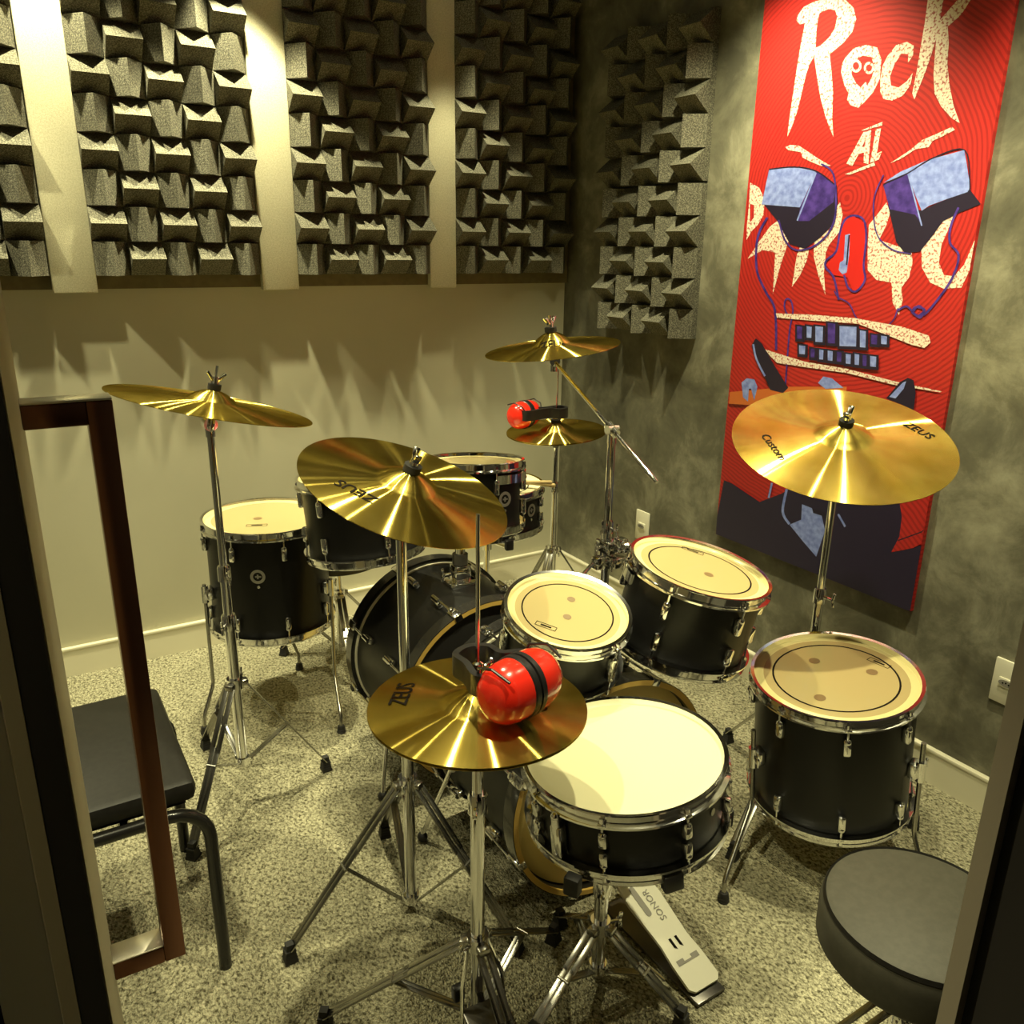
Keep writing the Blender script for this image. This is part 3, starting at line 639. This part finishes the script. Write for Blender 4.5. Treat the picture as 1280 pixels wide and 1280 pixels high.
# multi clamp with tom arms
b = MB(); b.box((0, -.012, .655), (.05, .06, .036), ch=.006); b.box((.01, -.03, .615), (.046, .05, .03), ch=.006); b.cyl((0, 0, .59), (0, 0, .69), .019, n=16); b.build('multi_clamp', M_CHROME, t)
for k, z in enumerate((.655, .615)): put('wing_screw', WING, t, RZ(rad(200+50*k)) @ T(.026, 0, z))
MB().tube([(.0, -.03, .66), (.0, -.08, .675), (.0, -.14, .665), (.0, -.19, .60)], .0055, 10).build('tom_arm', M_CHROME, t)
MB().tube([(-.02, -.03, .62), (-.10, -.07, .64), (-.20, -.14, .635), (-.255, -.21, .60)], .0055, 10).build('tom_arm', M_CHROME, t)
b = MB(); b.box((0, -.06, .672), (.03, .03, .04), ch=.006); b.sphere((0, -.085, .672), .017, 8); b.build('tom_arm_joint', M_CHROME, t)
b = MB(); b.box((-.07, -.058, .635), (.03, .03, .034), ch=.006); b.build('tom_arm_joint', M_CHROME, t)
# rack toms
def rim_mount(t, R, H, a0, a1):
    pr = []
    b = MB(); n = 14
    vs = []; fs = []
    for i in range(n+1):
        a = a0+(a1-a0)*i/n
        for r, z in ((R+.010, H-.032), (R+.017, H-.032), (R+.017, H-.056), (R+.010, H-.056)): vs.append((r*math.cos(a), r*math.sin(a), z))
    for i in range(n):
        for q in range(4): fs.append((i*4+q, i*4+4+q, i*4+4+(q+1) % 4, i*4+(q+1) % 4))
    fs += [(0, 1, 2, 3), (n*4+3, n*4+2, n*4+1, n*4)]
    b.add(vs, fs); b.build('suspension_mount', M_CHROME, t)
nt1 = (-.026, -.25, .968); ct1 = (-1.112, -1.640, .690)
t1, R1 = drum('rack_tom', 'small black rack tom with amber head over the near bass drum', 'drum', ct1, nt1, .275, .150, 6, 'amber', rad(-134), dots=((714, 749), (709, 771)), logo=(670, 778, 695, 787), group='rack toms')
rim_mount(t1, R1, .150, rad(100), rad(245))
nt2 = (.141, -.146, .979); ct2 = (-.779, -1.681, .736)
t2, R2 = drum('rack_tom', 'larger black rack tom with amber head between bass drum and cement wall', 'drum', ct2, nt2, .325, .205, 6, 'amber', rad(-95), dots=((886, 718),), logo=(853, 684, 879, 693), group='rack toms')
rim_mount(t2, R2, .205, rad(130), rad(262))
# floor tom
nf = (-.123, -.006, .992); cf = (-.532, -1.887, .495)
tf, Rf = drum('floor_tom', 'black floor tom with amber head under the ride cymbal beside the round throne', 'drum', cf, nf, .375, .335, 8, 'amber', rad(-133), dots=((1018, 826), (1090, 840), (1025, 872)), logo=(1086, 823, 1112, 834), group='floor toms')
floor_tom_legs(tf, Rf, [rad(-200+133), rad(-72+133), rad(40+133)], .150, [(-.832, -1.895), (-.455, -2.145), (-.325, -1.70)], .075)
# snare
ns = (-.082, .043, .996); cs = (-1.189, -1.934, .540)
ts, Rs = drum('snare_drum', 'black snare drum with white coated head next to the hi-hat', 'drum', cs, ns, .375, .140, 8, 'white', rad(-140), tube=True, ring_on=False, group='snare drums')
b = MB(); b.box((.012, 0, .062), (.020, .022, .062), ch=.004); b.cyl((.016, 0, .06), (.016, 0, .112), .008, n=12); b.sphere((.016, 0, .112), .0085, 8); b.build('snare_strainer', M_CHROME, ts, RZ(rad(140-166)) @ T(Rs, 0, 0))
b = MB(); b.box((.010, 0, .02), (.02, .036, .034), ch=.003); b.build('strainer_pad', M_PLASTIC, ts, RZ(rad(140-104)) @ T(Rs-.004, 0, -.024))
MB().cyl((0, 0, 0), (.0015, 0, 0), .007, n=14).build('badge', M_BADGE, ts, RZ(rad(140-70)) @ T(Rs, 0, .078))
t = thing('snare_stand', 'chrome snare stand holding the white headed snare drum', 'drum stand', T(-1.205, -1.915, 0), 'snare stands')
tripod(t, .135, .03, [(rad(-68), .185), (rad(196), .20), (rad(86), .15)])
pole(t, [(.02, .245, .0137), (.245, .345, .0105)])
for k in range(3):
    a = rad(-30+120*k); d = Vector((math.cos(a), math.sin(a), 0))
    lg = MB().tube([Vector((0, 0, .335)), d*.06+Vector((0, 0, .355)), d*.185+Vector((.018, -.013, .385+.07*0)), d*.205+Vector((.018, -.013, .400))], .0055, 8).build('basket_arm', M_CHROME, t)
    MB().box((0, 0, 0), (.022, .028, .036), T(*(d*.206+Vector((.018, -.013, .392)))) @ RZ(a), .004).build('basket_grip', M_RUBBER, lg)
b = MB(); b.cyl((0, 0, .32), (0, 0, .35), .016, n=14); b.sphere((.02, -.01, .335), .014, 8); b.build('basket_hub', M_CHROME, t)

# hi-hat
def ear_defenders(c, axis, toward, label, s=1.):
    # two red cups face to face along `axis`, headband looping `toward` the hi-hat rod
    axis = Vector(axis).normalized(); z = Vector((0, 0, 1)); side = Vector(toward)
    M = T(*c) @ Matrix(((axis.x, side.x, 0, 0), (axis.y, side.y, 0, 0), (0, 0, 1, 0), (0, 0, 0, 1)))
    t = thing('ear_defenders', label, 'ear defenders', M, 'red ear defenders on the hi-hats')
    for sg in (-1, 1):
        prof = [(1e-5, .066), (.018, .064), (.031, .057), (.039, .045), (.0425, .030), (.043, .012)]
        Mx = Matrix.Scale(s, 4) @ (Matrix.Rotation(pi/2*sg, 4, 'Y')) @ Matrix.Diagonal((1.06, .98, 1, 1))
        cup = MB().lathe(prof, 28, Mx).build('cup', M_RED, t)
        MB().lathe([(.043, .012), (.045, .010), (.045, .002), (.036, .0), (1e-5, 0)], 28, Mx).build('cushion', M_PLASTIC, cup)
        ys = sg*.040*s
        MB().tube([(ys, .046*s, .006), (ys+sg*.012*s, .030*s, .036*s), (ys+sg*.016*s, 0, .046*s), (ys+sg*.012*s, -.030*s, .036*s)], .0022*s, 8).build('wire_yoke', M_PLASTIC, cup)
    return t, s
def headband(t, pts, hgt=.036, th=.011):
    sm = []
    m = len(pts)
    for i in range(m-1):
        p0, p1, p2, p3 = [Vector(pts[min(max(i+k, 0), m-1)]) for k in (-1, 0, 1, 2)]
        for k in range(6):
            u = k/6; sm.append(.5*((2*p1)+(-p0+p2)*u+(2*p0-5*p1+4*p2-p3)*u*u+(-p0+3*p1-3*p2+p3)*u**3))
    sm.append(Vector(pts[-1])); vs = []; fs = []
    for i in range(len(sm)):
        d = (sm[min(i+1, len(sm)-1)]-sm[max(i-1, 0)]).normalized(); nn = Vector((-d.y, d.x, 0))
        for a, z in ((-1, -1), (1, -1), (1, 1), (-1, 1)): vs.append(tuple(sm[i]+nn*a*th/2+Vector((0, 0, z*hgt/2))))
    for i in range(len(sm)-1):
        for q in range(4): fs.append((i*4+q, i*4+4+q, i*4+4+(q+1) % 4, i*4+(q+1) % 4))
    k = (len(sm)-1)*4; fs += [(3, 2, 1, 0), (k, k+1, k+2, k+3)]
    MB().add(vs, fs).build('headband', M_PLASTIC, t)
def hihat(base, z, n, D, rod_top, hub_z, legs, label, slabel, texts=(), pedal_az=None):
    c = Vector((base[0], base[1], z)); n = Vector(n).normalized()
    t = thing('hi_hat_stand', slabel, 'hi-hat stand', T(base[0], base[1], 0), 'hi-hat stands')
    tripod(t, hub_z, .06, legs); 
    pole(t, [(.045, .53*z/.7, .0127), (.53*z/.7, z-.055, .0095)])
    MB().cyl((0, 0, z-.06), (0, 0, rod_top), .0033, n=10).build('pull_rod', M_CHROME, t)
    MB().lathe([(1e-5, z-.062), (.009, z-.062), (.018, z-.046), (.022, z-.034), (.022, z-.028), (1e-5, z-.028)], 20).build('seat_cup', M_DARKSTEEL, t)
    MB().lathe([(.004, z-.028), (.016, z-.028), (.016, z-.018), (.004, z-.018)], 18, closed=True).build('seat_felt', M_FELT, t)
    if pedal_az is not None:
        d = Vector((math.cos(pedal_az), math.sin(pedal_az), 0)); s = Vector((-d.y, d.x, 0))
        MB().bar(d*.02+Vector((0, 0, .10)), d*.27+Vector((0, 0, .022)), .085, .010, (0, 0, 1), .004).build('footboard', M_DARKSTEEL, t)
        MB().bar(d*-.02+Vector((0, 0, .008)), d*.29+Vector((0, 0, .008)), .07, .008, (0, 0, 1), .003).build('base_plate', M_PLASTIC, t)
        MB().tube([Vector((0, 0, .12)), d*.02+Vector((0, 0, .10))], .006, 8).build('pedal_link', M_RUBBER, t)
        MB().box((-.03, .02, .10), (.022, .018, .03), ch=.004).build('base_lug', M_PLASTIC, t)
        for sg in (-1, 1): MB().tube([s*.018*sg+Vector((0, 0, .22)), s*.04*sg+d*.02+Vector((0, 0, .15)), s*.045*sg+d*.03+Vector((0, 0, .03))], .004, 8).build('base_rod', M_CHROME, t)
    h, M, pf = cymbal('hi_hat_cymbals', label, c, n, D, .060, .010, .022, texts=texts, cat='hi-hat')
    # lower cymbal, upside down under the upper one
    R = D/2; rs = [.006, .02, .036, .05, .06, .08, R*.7, R]
    def pz(r): return -.004-(.010*(1-(r/R)**1.35)+(.022*math.cos(r/.06*pi/2)**.8 if r < .06 else 0))
    prf = [(r, pz(r)) for r in rs]
    MB().lathe(prf+[(r, q-.0013) for r, q in reversed(prf)], 80, closed=True).build('lower_cymbal', M_CYM, h, None, 60)
    z0 = pf(.006); b = MB(); b.lathe([(.005, z0), (.018, z0), (.018, z0+.010), (.005, z0+.010)], 18, closed=True); b.build('felt', M_FELT, h)
    b = MB(); b.lathe([(.0036, z0+.010), (.009, z0+.010), (.010, z0+.03), (.010, z0+.045), (.0036, z0+.048)], 16, closed=True)
    b.bar((.008, 0, z0+.036), (.026, .004, z0+.040), .010, .005, (0, 0, 1), .002); b.sphere((.027, .004, z0+.04), .007, 8); b.build('clutch', M_CHROME, h)
    return c, pf
hc, pf = hihat((-1.478, -1.904), .703, (.017, .015, 1), .356, 1.03, .225, [(rad(146), .29), (rad(24), .27), (rad(266), .25)],
    'pair of brass hi-hat cymbals beside the white headed snare drum', 'chrome hi-hat stand in front of the white headed snare drum',
    texts=[('ZEUS', (507, 885), (519.5, 857), .030, BK), ('Custom', (682, 893), (695, 868), .018, BK)], pedal_az=rad(266))
# red ear defenders resting on it
ax = (on_plane(697, 838, hc, Vector((0, 0, 1)))-on_plane(632, 872, hc, Vector((0, 0, 1)))).normalized()
ec = CAM+ray(650, 857)*((hc.z+.062-CAM.z)/ray(650, 857).z)
to = Vector((-ax.y, ax.x, 0));
if (hc-ec).dot(to) < 0: to = -to
t, s = ear_defenders(ec, ax, to, 'folded red ear defenders on the hi-hat beside the snare drum', 1.1)
Mi = t.matrix_world.inverted(); rodl = Mi @ Vector((hc.x, hc.y, ec.z)); rx, ry = rodl.x, rodl.y
headband(t, [(-.045, .020, .008), (-.058, .040, .010), (rx-.030, ry-.005, .012), (rx-.022, ry+.028, .012), (rx+.012, ry+.034, .012), (rx+.036, ry+.012, .012), (.02, .060, .012), (.050, .042, .010), (.048, .020, .008)])
# bass drums
def bass_drum(name, label, y_front, y_back, x, D, front_m, back_m, tilt=0, n=8, spin=rad(22.5), group='bass drums'):
    # local z runs from the front head (z=0) to the back head (z=L) ; y_front/y_back are the outer hoop edges
    L_ = abs(y_back-y_front); sgn = 1 if y_back > y_front else -1
    R = D/2-.018; zc = D/2+.002
    zax = Vector((0, sgn, 0)); M = T(x, y_front, zc) @ frame(zax, (1, 0, 0))
    t = thing(name, label, 'drum', M, group)
    MB().lathe([(R-.006, .04), (R, .04), (R, L_-.04), (R-.006, L_-.04)], 72).build('shell', M_SHELL, t)
    for z0, z1, hm in ((0, .040, front_m), (L_, L_-.040, back_m)):
        s = 1 if z1 > z0 else -1
        hp_ = MB().lathe([(R+.005, z0+s*.001), (R+.018, z0+s*.001), (R+.018, z1), (R+.005, z1)], 72, closed=True).build('hoop', M_HOOPB, t)
        MB().lathe([(R+.0045, z0+s*.006), (R+.0045, z0), (R+.0165, z0)], 72).build('hoop_edge', M_WOOD, hp_)
        MB().lathe([(R+.001, z1), (R+.006, z1), (R+.006, z1+s*.007), (R+.001, z1+s*.007)], 72, closed=True).build('head_rim', M_TRIM, t)
        MB().lathe([(1e-5, z0+s*.016), (R*.93, z0+s*.016), (R+.003, z0+s*.026)], 72).build('head', hm, t)
    claw = MB(); claw.box((.0205, 0, .020), (.006, .024, .036), ch=.002); claw.box((.014, 0, -.0015), (.018, .022, .004), ch=.0015); claw.box((.022, 0, .036), (.012, .016, .014), ch=.004)
    cm = claw.mesh('claw_hook', M_CHROME)
    rodm = MB().cyl((.022, 0, .030), (.022, 0, .105), .003, n=8).mesh('tension_rod', M_CHROME)
    lb = MB(); lb.box((.010, 0, .122), (.020, .020, .044), ch=.006); lb.cyl((.020, 0, .104), (.020, 0, .140), .0075, n=12); lm = lb.mesh('lug', M_CHROME)
    for z0, s in ((0, 1), (L_, -1)):
        for i in range(n):
            Ml = T(0, 0, z0) @ RZ(spin+2*pi*i/n) @ T(R, 0, 0) @ Matrix.Diagonal((1, 1, s, 1))
            put('claw_hook', cm, t, Ml); put('tension_rod', rodm, t, Ml); put('lug', lm, t, Ml)
    Mi = M.inverted()
    for sg in (-1, 1):                          # spurs near the front head
        P0 = Vector((x+sg*(R+.004), y_front+sgn*.115, zc-.04)); P1 = Vector((x+sg*(R+.055), y_front+sgn*.055, .022))
        lg = MB().tube([Mi @ (P0+Vector((0, 0, .03))), Mi @ P0, Mi @ P1], .006, 10).build('spur', M_CHROME, t)
        MB().sphere(Mi @ (P1-Vector((0, 0, .008))), .013, 8).build('rubber_tip', M_RUBBER, lg)
        MB().box(Mi @ (P0-Vector((sg*.004, 0, -.015))), (.02, .035, .03), ch=.005).build('spur_bracket', M_CHROME, t)
    return t, M, R
bd, Mb, Rb = bass_drum('bass_drum', 'black bass drum under the near rack toms with a pedal at its cream head', -1.312, -1.730, -1.032, .53, M_HEADB, M_HEADK)
fb, Mf, Rfb = bass_drum('bass_drum', 'black bass drum of the far kit with its tom holder on top', -1.222, -.829, -1.053, .53, M_HEADB, M_HEADK)
# kick pedal
t = thing('kick_pedal', 'white kick drum pedal with grey lettering on the carpet under the snare drum', 'pedal', T(-1.050, -1.80, 0))
he = on_plane(884, 1233, Vector((0, 0, .018)), Vector((0, 0, 1))); he = Vector((he.x+1.050, he.y+1.80, .020)); tp = Vector((.003, .000, .105)); dv = (he-tp); 
dn = dv.normalized(); sd = dn.cross(Vector((0, 0, 1))).normalized(); up = sd.cross(dn)
Mp = Matrix((sd, dn, up)).transposed().to_4x4(); Mp.translation = tp; Lp = dv.length
if up.z < 0: pass
po = [(-.022, 0), (.022, 0), (.038, .02), (.043, Lp*.25), (.036, Lp*.62), (.040, Lp*.78), (.040, Lp-.010), (.030, Lp), (-.030, Lp), (-.040, Lp-.010), (-.040, Lp*.78), (-.036, Lp*.62), (-.043, Lp*.25), (-.038, .02)]
upz = 1 if up.z > 0 else -1
fbm = MB().prism(po, 0, -.007*upz, Mp).build('footboard', M_PEDAL, t)
zz = .0006*upz
def pm(nm, poly, m): MB().prism(poly, zz, zz*1.8, Mp).build(nm, m, fbm)
pm('footboard_slot', [(.014+.007*math.cos(a), Lp*.26+(.028 if math.sin(a) > 0 else -.028)+.008*math.sin(a)) for a in [2*pi*i/16 for i in range(16)]], M_GREY)
pm('heel_hinge', [(-.028, Lp*.76), (-.010, Lp*.76), (-.010, Lp*.785), (.010, Lp*.785), (.010, Lp*.76), (.028, Lp*.76), (.028, Lp*.80), (-.028, Lp*.80)], M_GREY)
for k in (0, 1): pm('printed_mark', [(-.010+k*.016, Lp*.60), (-.004+k*.016, Lp*.60), (-.004+k*.016, Lp*.67), (-.010+k*.016, Lp*.69)], M_LINE)
me = text_mesh('SONOR', 'printed_lettering', M_GREY, .021)
sgn_ = -1 if upz > 0 else 1
tx = MB()
put('printed_lettering', me, fbm, Mp @ T(-.017, Lp*.33, zz*2) @ (Matrix.Rotation(-pi/2, 4, 'Z') if upz > 0 else Matrix.Rotation(pi, 4, 'X') @ Matrix.Rotation(pi/2, 4, 'Z')))
MB().box((0, -.125, .006), (.075, .30, .008), RZ(math.atan2(dn.x, -dn.y)), .002).build('base_plate', M_DARKSTEEL, t)
b = MB(); b.box((-.055, .012, .075), (.012, .024, .15), ch=.003); b.box((.055, .012, .075), (.012, .024, .15), ch=.003); b.cyl((-.06, .012, .14), (.06, .012, .14), .006, n=12); b.build('pedal_post', M_CHROME, t)
b = MB(); b.cyl((0, .012, .14), (.0, -.045, .235), .004, n=8); b.build('beater_rod', M_CHROME, t)
MB().cyl((0, -.060, .232), (0, -.018, .252), .022, n=16).build('beater', M_FELT, t)
MB().tube([(0, .010, .13), (0, -.006, .11)], .006, 8).build('chain', M_DARKSTEEL, t)
MB().tube([(-.03, -.02, .012), (-.075, -.06, .02), (-.05, -.20, .012)], .003, 8).build('stabiliser_wire', M_CHROME, t)

# near throne
t = thing('drum_throne', 'round black vinyl drum throne by the doorway', 'stool', T(-.957, -2.393, 0), 'drum thrones')
SR, SZ = .147, .440
MB().lathe([(1e-5, SZ), (SR*.9, SZ-.001), (SR*.965, SZ-.006), (SR, SZ-.018), (SR+.002, SZ-.03), (SR+.001, SZ-.078), (SR-.006, SZ-.088), (1e-5, SZ-.088)], 64).build('seat', M_SEAT, t)
MB().lathe([(SR*.955, SZ-.006), (SR*.972, SZ-.002), (SR*.99, SZ-.009), (SR*.975, SZ-.012)], 64, closed=True).build('seat_piping', M_LEATHER, t)
MB().lathe([(1e-5, SZ-.1), (.06, SZ-.1), (.06, SZ-.088), (1e-5, SZ-.088)], 20).build('seat_plate', M_DARKSTEEL, t)
pole(t, [(.04, .25, .0155), (.25, SZ-.1, .0125)])
tripod(t, .255, .06, [(rad(150), .24), (rad(270), .24), (rad(30), .24)], .026)

# bench
t = thing('bench', 'black vinyl topped bench with black tube legs beside the door', 'bench', T(-2.11, -1.30, 0))
MB().box((0, 0, .432), (.50, .415, .044), ch=.016).build('seat', M_LEATHER, t)
MB().box((0, 0, .407), (.46, .38, .012)).build('seat_board', M_PLASTIC, t)
for sg in (-1, 1):
    y = sg*.203; pts = [(-.265, y, 0), (-.265, y, .32)]
    for k in range(6): a = pi/2*k/5; pts.append((-.265+.07*(1-math.cos(a)), y, .32+.07*math.sin(a)))
    for k in range(6): a = pi/2*k/5; pts.append((.265-.07*(1-math.sin(a)), y, .32+.07*math.cos(a)))
    pts += [(.265, y, .32), (.265, y, .0)]
    MB().tube(pts, .0125, 12).build('leg_frame', M_BLACKTUBE, t)
for sg in (-1, 1): MB().tube([(sg*.12, -.2, .395), (sg*.12, .2, .395)], .009, 8).build('stretcher', M_BLACKTUBE, t)

# ------------------------------------------------------------------ far kit
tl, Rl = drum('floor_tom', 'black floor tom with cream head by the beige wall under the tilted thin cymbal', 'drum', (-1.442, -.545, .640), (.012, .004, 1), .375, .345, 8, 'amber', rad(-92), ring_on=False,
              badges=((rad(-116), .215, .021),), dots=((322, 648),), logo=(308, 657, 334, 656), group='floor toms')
floor_tom_legs(tl, Rl, [rad(-45+92), rad(60+92), rad(-175+92)], .135, [(-1.334, -.800), (-1.320, -.352), (-1.690, -.60)], .03)
drum('rack_tom', 'black rack tom of the far kit left of its bass drum holder', 'drum', (-1.285, -.895, .835), (-.05, .10, .99), .325, .225, 6, 'amber', rad(-150), badges=(), ring_on=False, group='rack toms')
td, Rd = drum('rack_tom', 'small black rack tom with round badge over the far bass drum', 'drum', (-.953, -.955, .846), (.06, .10, .99), .275, .20, 6, 'amber', rad(-95), badges=((rad(-80), .10, .021),), ring_on=False, group='rack toms')
rim_mount(td, Rd, .20, rad(0), rad(190))
tn, Rn = drum('snare_drum', 'black snare drum with drumsticks lying on it in the room corner', 'drum', (-.745, -.655, .672), (.0, .02, 1), .375, .150, 8, 'white', rad(-93), tube=True, ring_on=True, badges=((rad(-66), .085, .021),), group='snare drums')
for k, (p0, p1) in enumerate([((600, 596), (694, 607)), ((598, 604), (690, 603))]):
    z = .676+.008+.0145*k; a = on_plane(*p0, Vector((0, 0, z)), Vector((0, 0, 1))); b_ = on_plane(*p1, Vector((0, 0, z)), Vector((0, 0, 1)))
    d = (a-b_).normalized(); L_ = .40
    pts = [b_+d*x for x in (0, .004, .25, .33, .375, .383, .392, .40)]
    st = thing('drumstick', 'wooden drumstick %s on the far snare drum' % ('lying flat' if k == 0 else 'lying across the other'), 'drumstick', T(*b_), 'drumsticks on the snare')
    MB().tube([q-b_ for q in pts[:5]], [.005, .007, .007, .0045, .003], 12).build('shaft', M_STICK, st)
    MB().tube([q-b_ for q in pts[4:]], [.003, .0048, .0048, .002], 12).build('tip', M_STICK, st)
t = thing('snare_stand', 'chrome snare stand in the corner under the drum with sticks', 'drum stand', T(-.745, -.655, 0), 'snare stands')
tripod(t, .30, .06, [(rad(200), .24), (rad(320), .24), (rad(80), .24)])
pole(t, [(.05, .33, .0127), (.33, .47, .0105)])
for k in range(3):
    a = rad(-100+120*k); d = Vector((math.cos(a), math.sin(a), 0))
    lg = MB().tube([Vector((0, 0, .46)), d*.06+Vector((0, 0, .485)), d*.195+Vector((0, 0, .512)), d*.205+Vector((0, 0, .53))], .0055, 8).build('basket_arm', M_CHROME, t)
    MB().box((0, 0, 0), (.02, .026, .034), T(*(d*.206+Vector((0, 0, .525)))) @ RZ(a), .004).build('basket_grip', M_RUBBER, lg)
MB().cyl((0, 0, .44), (0, 0, .48), .018, n=14).build('basket_hub', M_CHROME, t)
# tom holder on the far bass drum (part of the drum)
Fi = Mf.inverted()
hx, hy, hz = -1.045, -1.03, .53-.012
b = MB()
def F_(x, y, z): return Fi @ Vector((x, y, z))
b.box((0, 0, 0), (.085, .070, .014), Fi @ T(hx, hy, hz), .004); b.box((0, 0, 0), (.05, .046, .05), Fi @ T(hx, hy, hz+.028), .008); hold = b.build('tom_holder_base', M_CHROME, fb)
MB().cyl(F_(hx, hy, hz+.02), F_(hx, hy, .70), .0145, n=16).build('tom_holder_post', M_CHROME, fb)
MB().lathe([(.0145, 0), (.022, 0), (.022, .028), (.0145, .028)], 16, Fi @ T(hx, hy, hz+.055), True).build('memory_lock', M_DARKSTEEL, fb)
b = MB(); b.box((0, 0, 0), (.07, .045, .045), Fi @ T(hx, hy, .70), .01); b.sphere(F_(hx-.04, hy, .715), .02, 8); b.sphere(F_(hx+.04, hy, .715), .02, 8); b.build('tom_holder_head', M_CHROME, fb)
MB().tube([F_(hx-.04, hy, .715), F_(hx-.08, hy+.03, .74), F_(hx-.10, hy+.055, .71)], .006, 10).build('tom_arm', M_CHROME, fb)
MB().tube([F_(hx+.04, hy, .715), F_(hx+.028, hy+.01, .76), F_(hx+.012, hy+.02, .76)], .006, 10).build('tom_arm', M_CHROME, fb)
put('wing_screw', WING, hold, Fi @ T(hx-.03, hy, hz+.03) @ RZ(pi))

# thin crash on its straight stand by the beige wall
nL = Vector((.229, .003, .973)).normalized(); cL = Vector((-1.655, -.968, 1.058))
t, M, pf = cymbal('crash_cymbal', 'thin brass crash cymbal seen nearly edge-on before the beige wall', cL, nL, .457, .055, .014, .022)
cymbal_top(t, pf(.006), .055, .015, 0)
kb = cyl_at(cL, nL, .040)
straight_stand('cymbal_stand', 'chrome cymbal stand beside the far floor tom near the bench', (kb.x, kb.y), (kb.x, kb.y, kb.z-.01), .345, .115,
               [(rad(2), .225), (rad(98), .29), (rad(225), .24)], [.53, .66], .0137, nL)
# far hi-hat
hc2, pf2 = hihat((-.392, -.536), .787, (-.067, -.011, .998), .356, 1.04, .34, [(rad(215), .22), (rad(330), .22), (rad(95), .22)],
    'pair of brass hi-hat cymbals in the room corner', 'chrome hi-hat stand in the room corner', pedal_az=None)
rp = on_plane(697, 520, hc2+Vector((0, 0, .055)), Vector((0, 0, 1))); ec2 = on_plane(655, 518, hc2+Vector((0, 0, .060)), Vector((0, 0, 1)))
tow = Vector((hc2.x-ec2.x, hc2.y-ec2.y, 0)).normalized(); vd = Vector((_f.x, _f.y, 0)).normalized(); ax2 = (vd*.8+Vector((_r.x, _r.y, 0))*.6).normalized(); tow = Vector((-ax2.y, ax2.x, 0)); tow = tow if tow.dot(hc2-ec2) > 0 else -tow
t, s = ear_defenders(ec2, ax2, tow, 'folded red ear defenders on the hi-hat in the room corner', 1.05)
Mi = t.matrix_world.inverted(); rodl = Mi @ Vector((hc2.x, hc2.y, ec2.z)); rx, ry = rodl.x, rodl.y
headband(t, [(-.042, .018, .006), (-.046, .05, .008), (rx-.034, ry-.012, .008), (rx-.020, ry+.028, .008), (rx+.020, ry+.028, .008), (rx+.034, ry-.012, .008), (.046, .05, .008), (.042, .018, .006)])
# far throne behind the bass drum
t = thing('drum_throne', 'round black drum throne behind the far bass drum by the beige wall', 'stool', T(-1.165, -.36, 0), 'drum thrones')
MB().lathe([(1e-5, .46), (.140, .459), (.155, .445), (.156, .39), (.15, .38), (1e-5, .38)], 48).build('seat', M_SEAT, t)
pole(t, [(.04, .27, .0145), (.27, .38, .0115)]); tripod(t, .26, .06, [(rad(20), .22), (rad(140), .22), (rad(260), .22)])
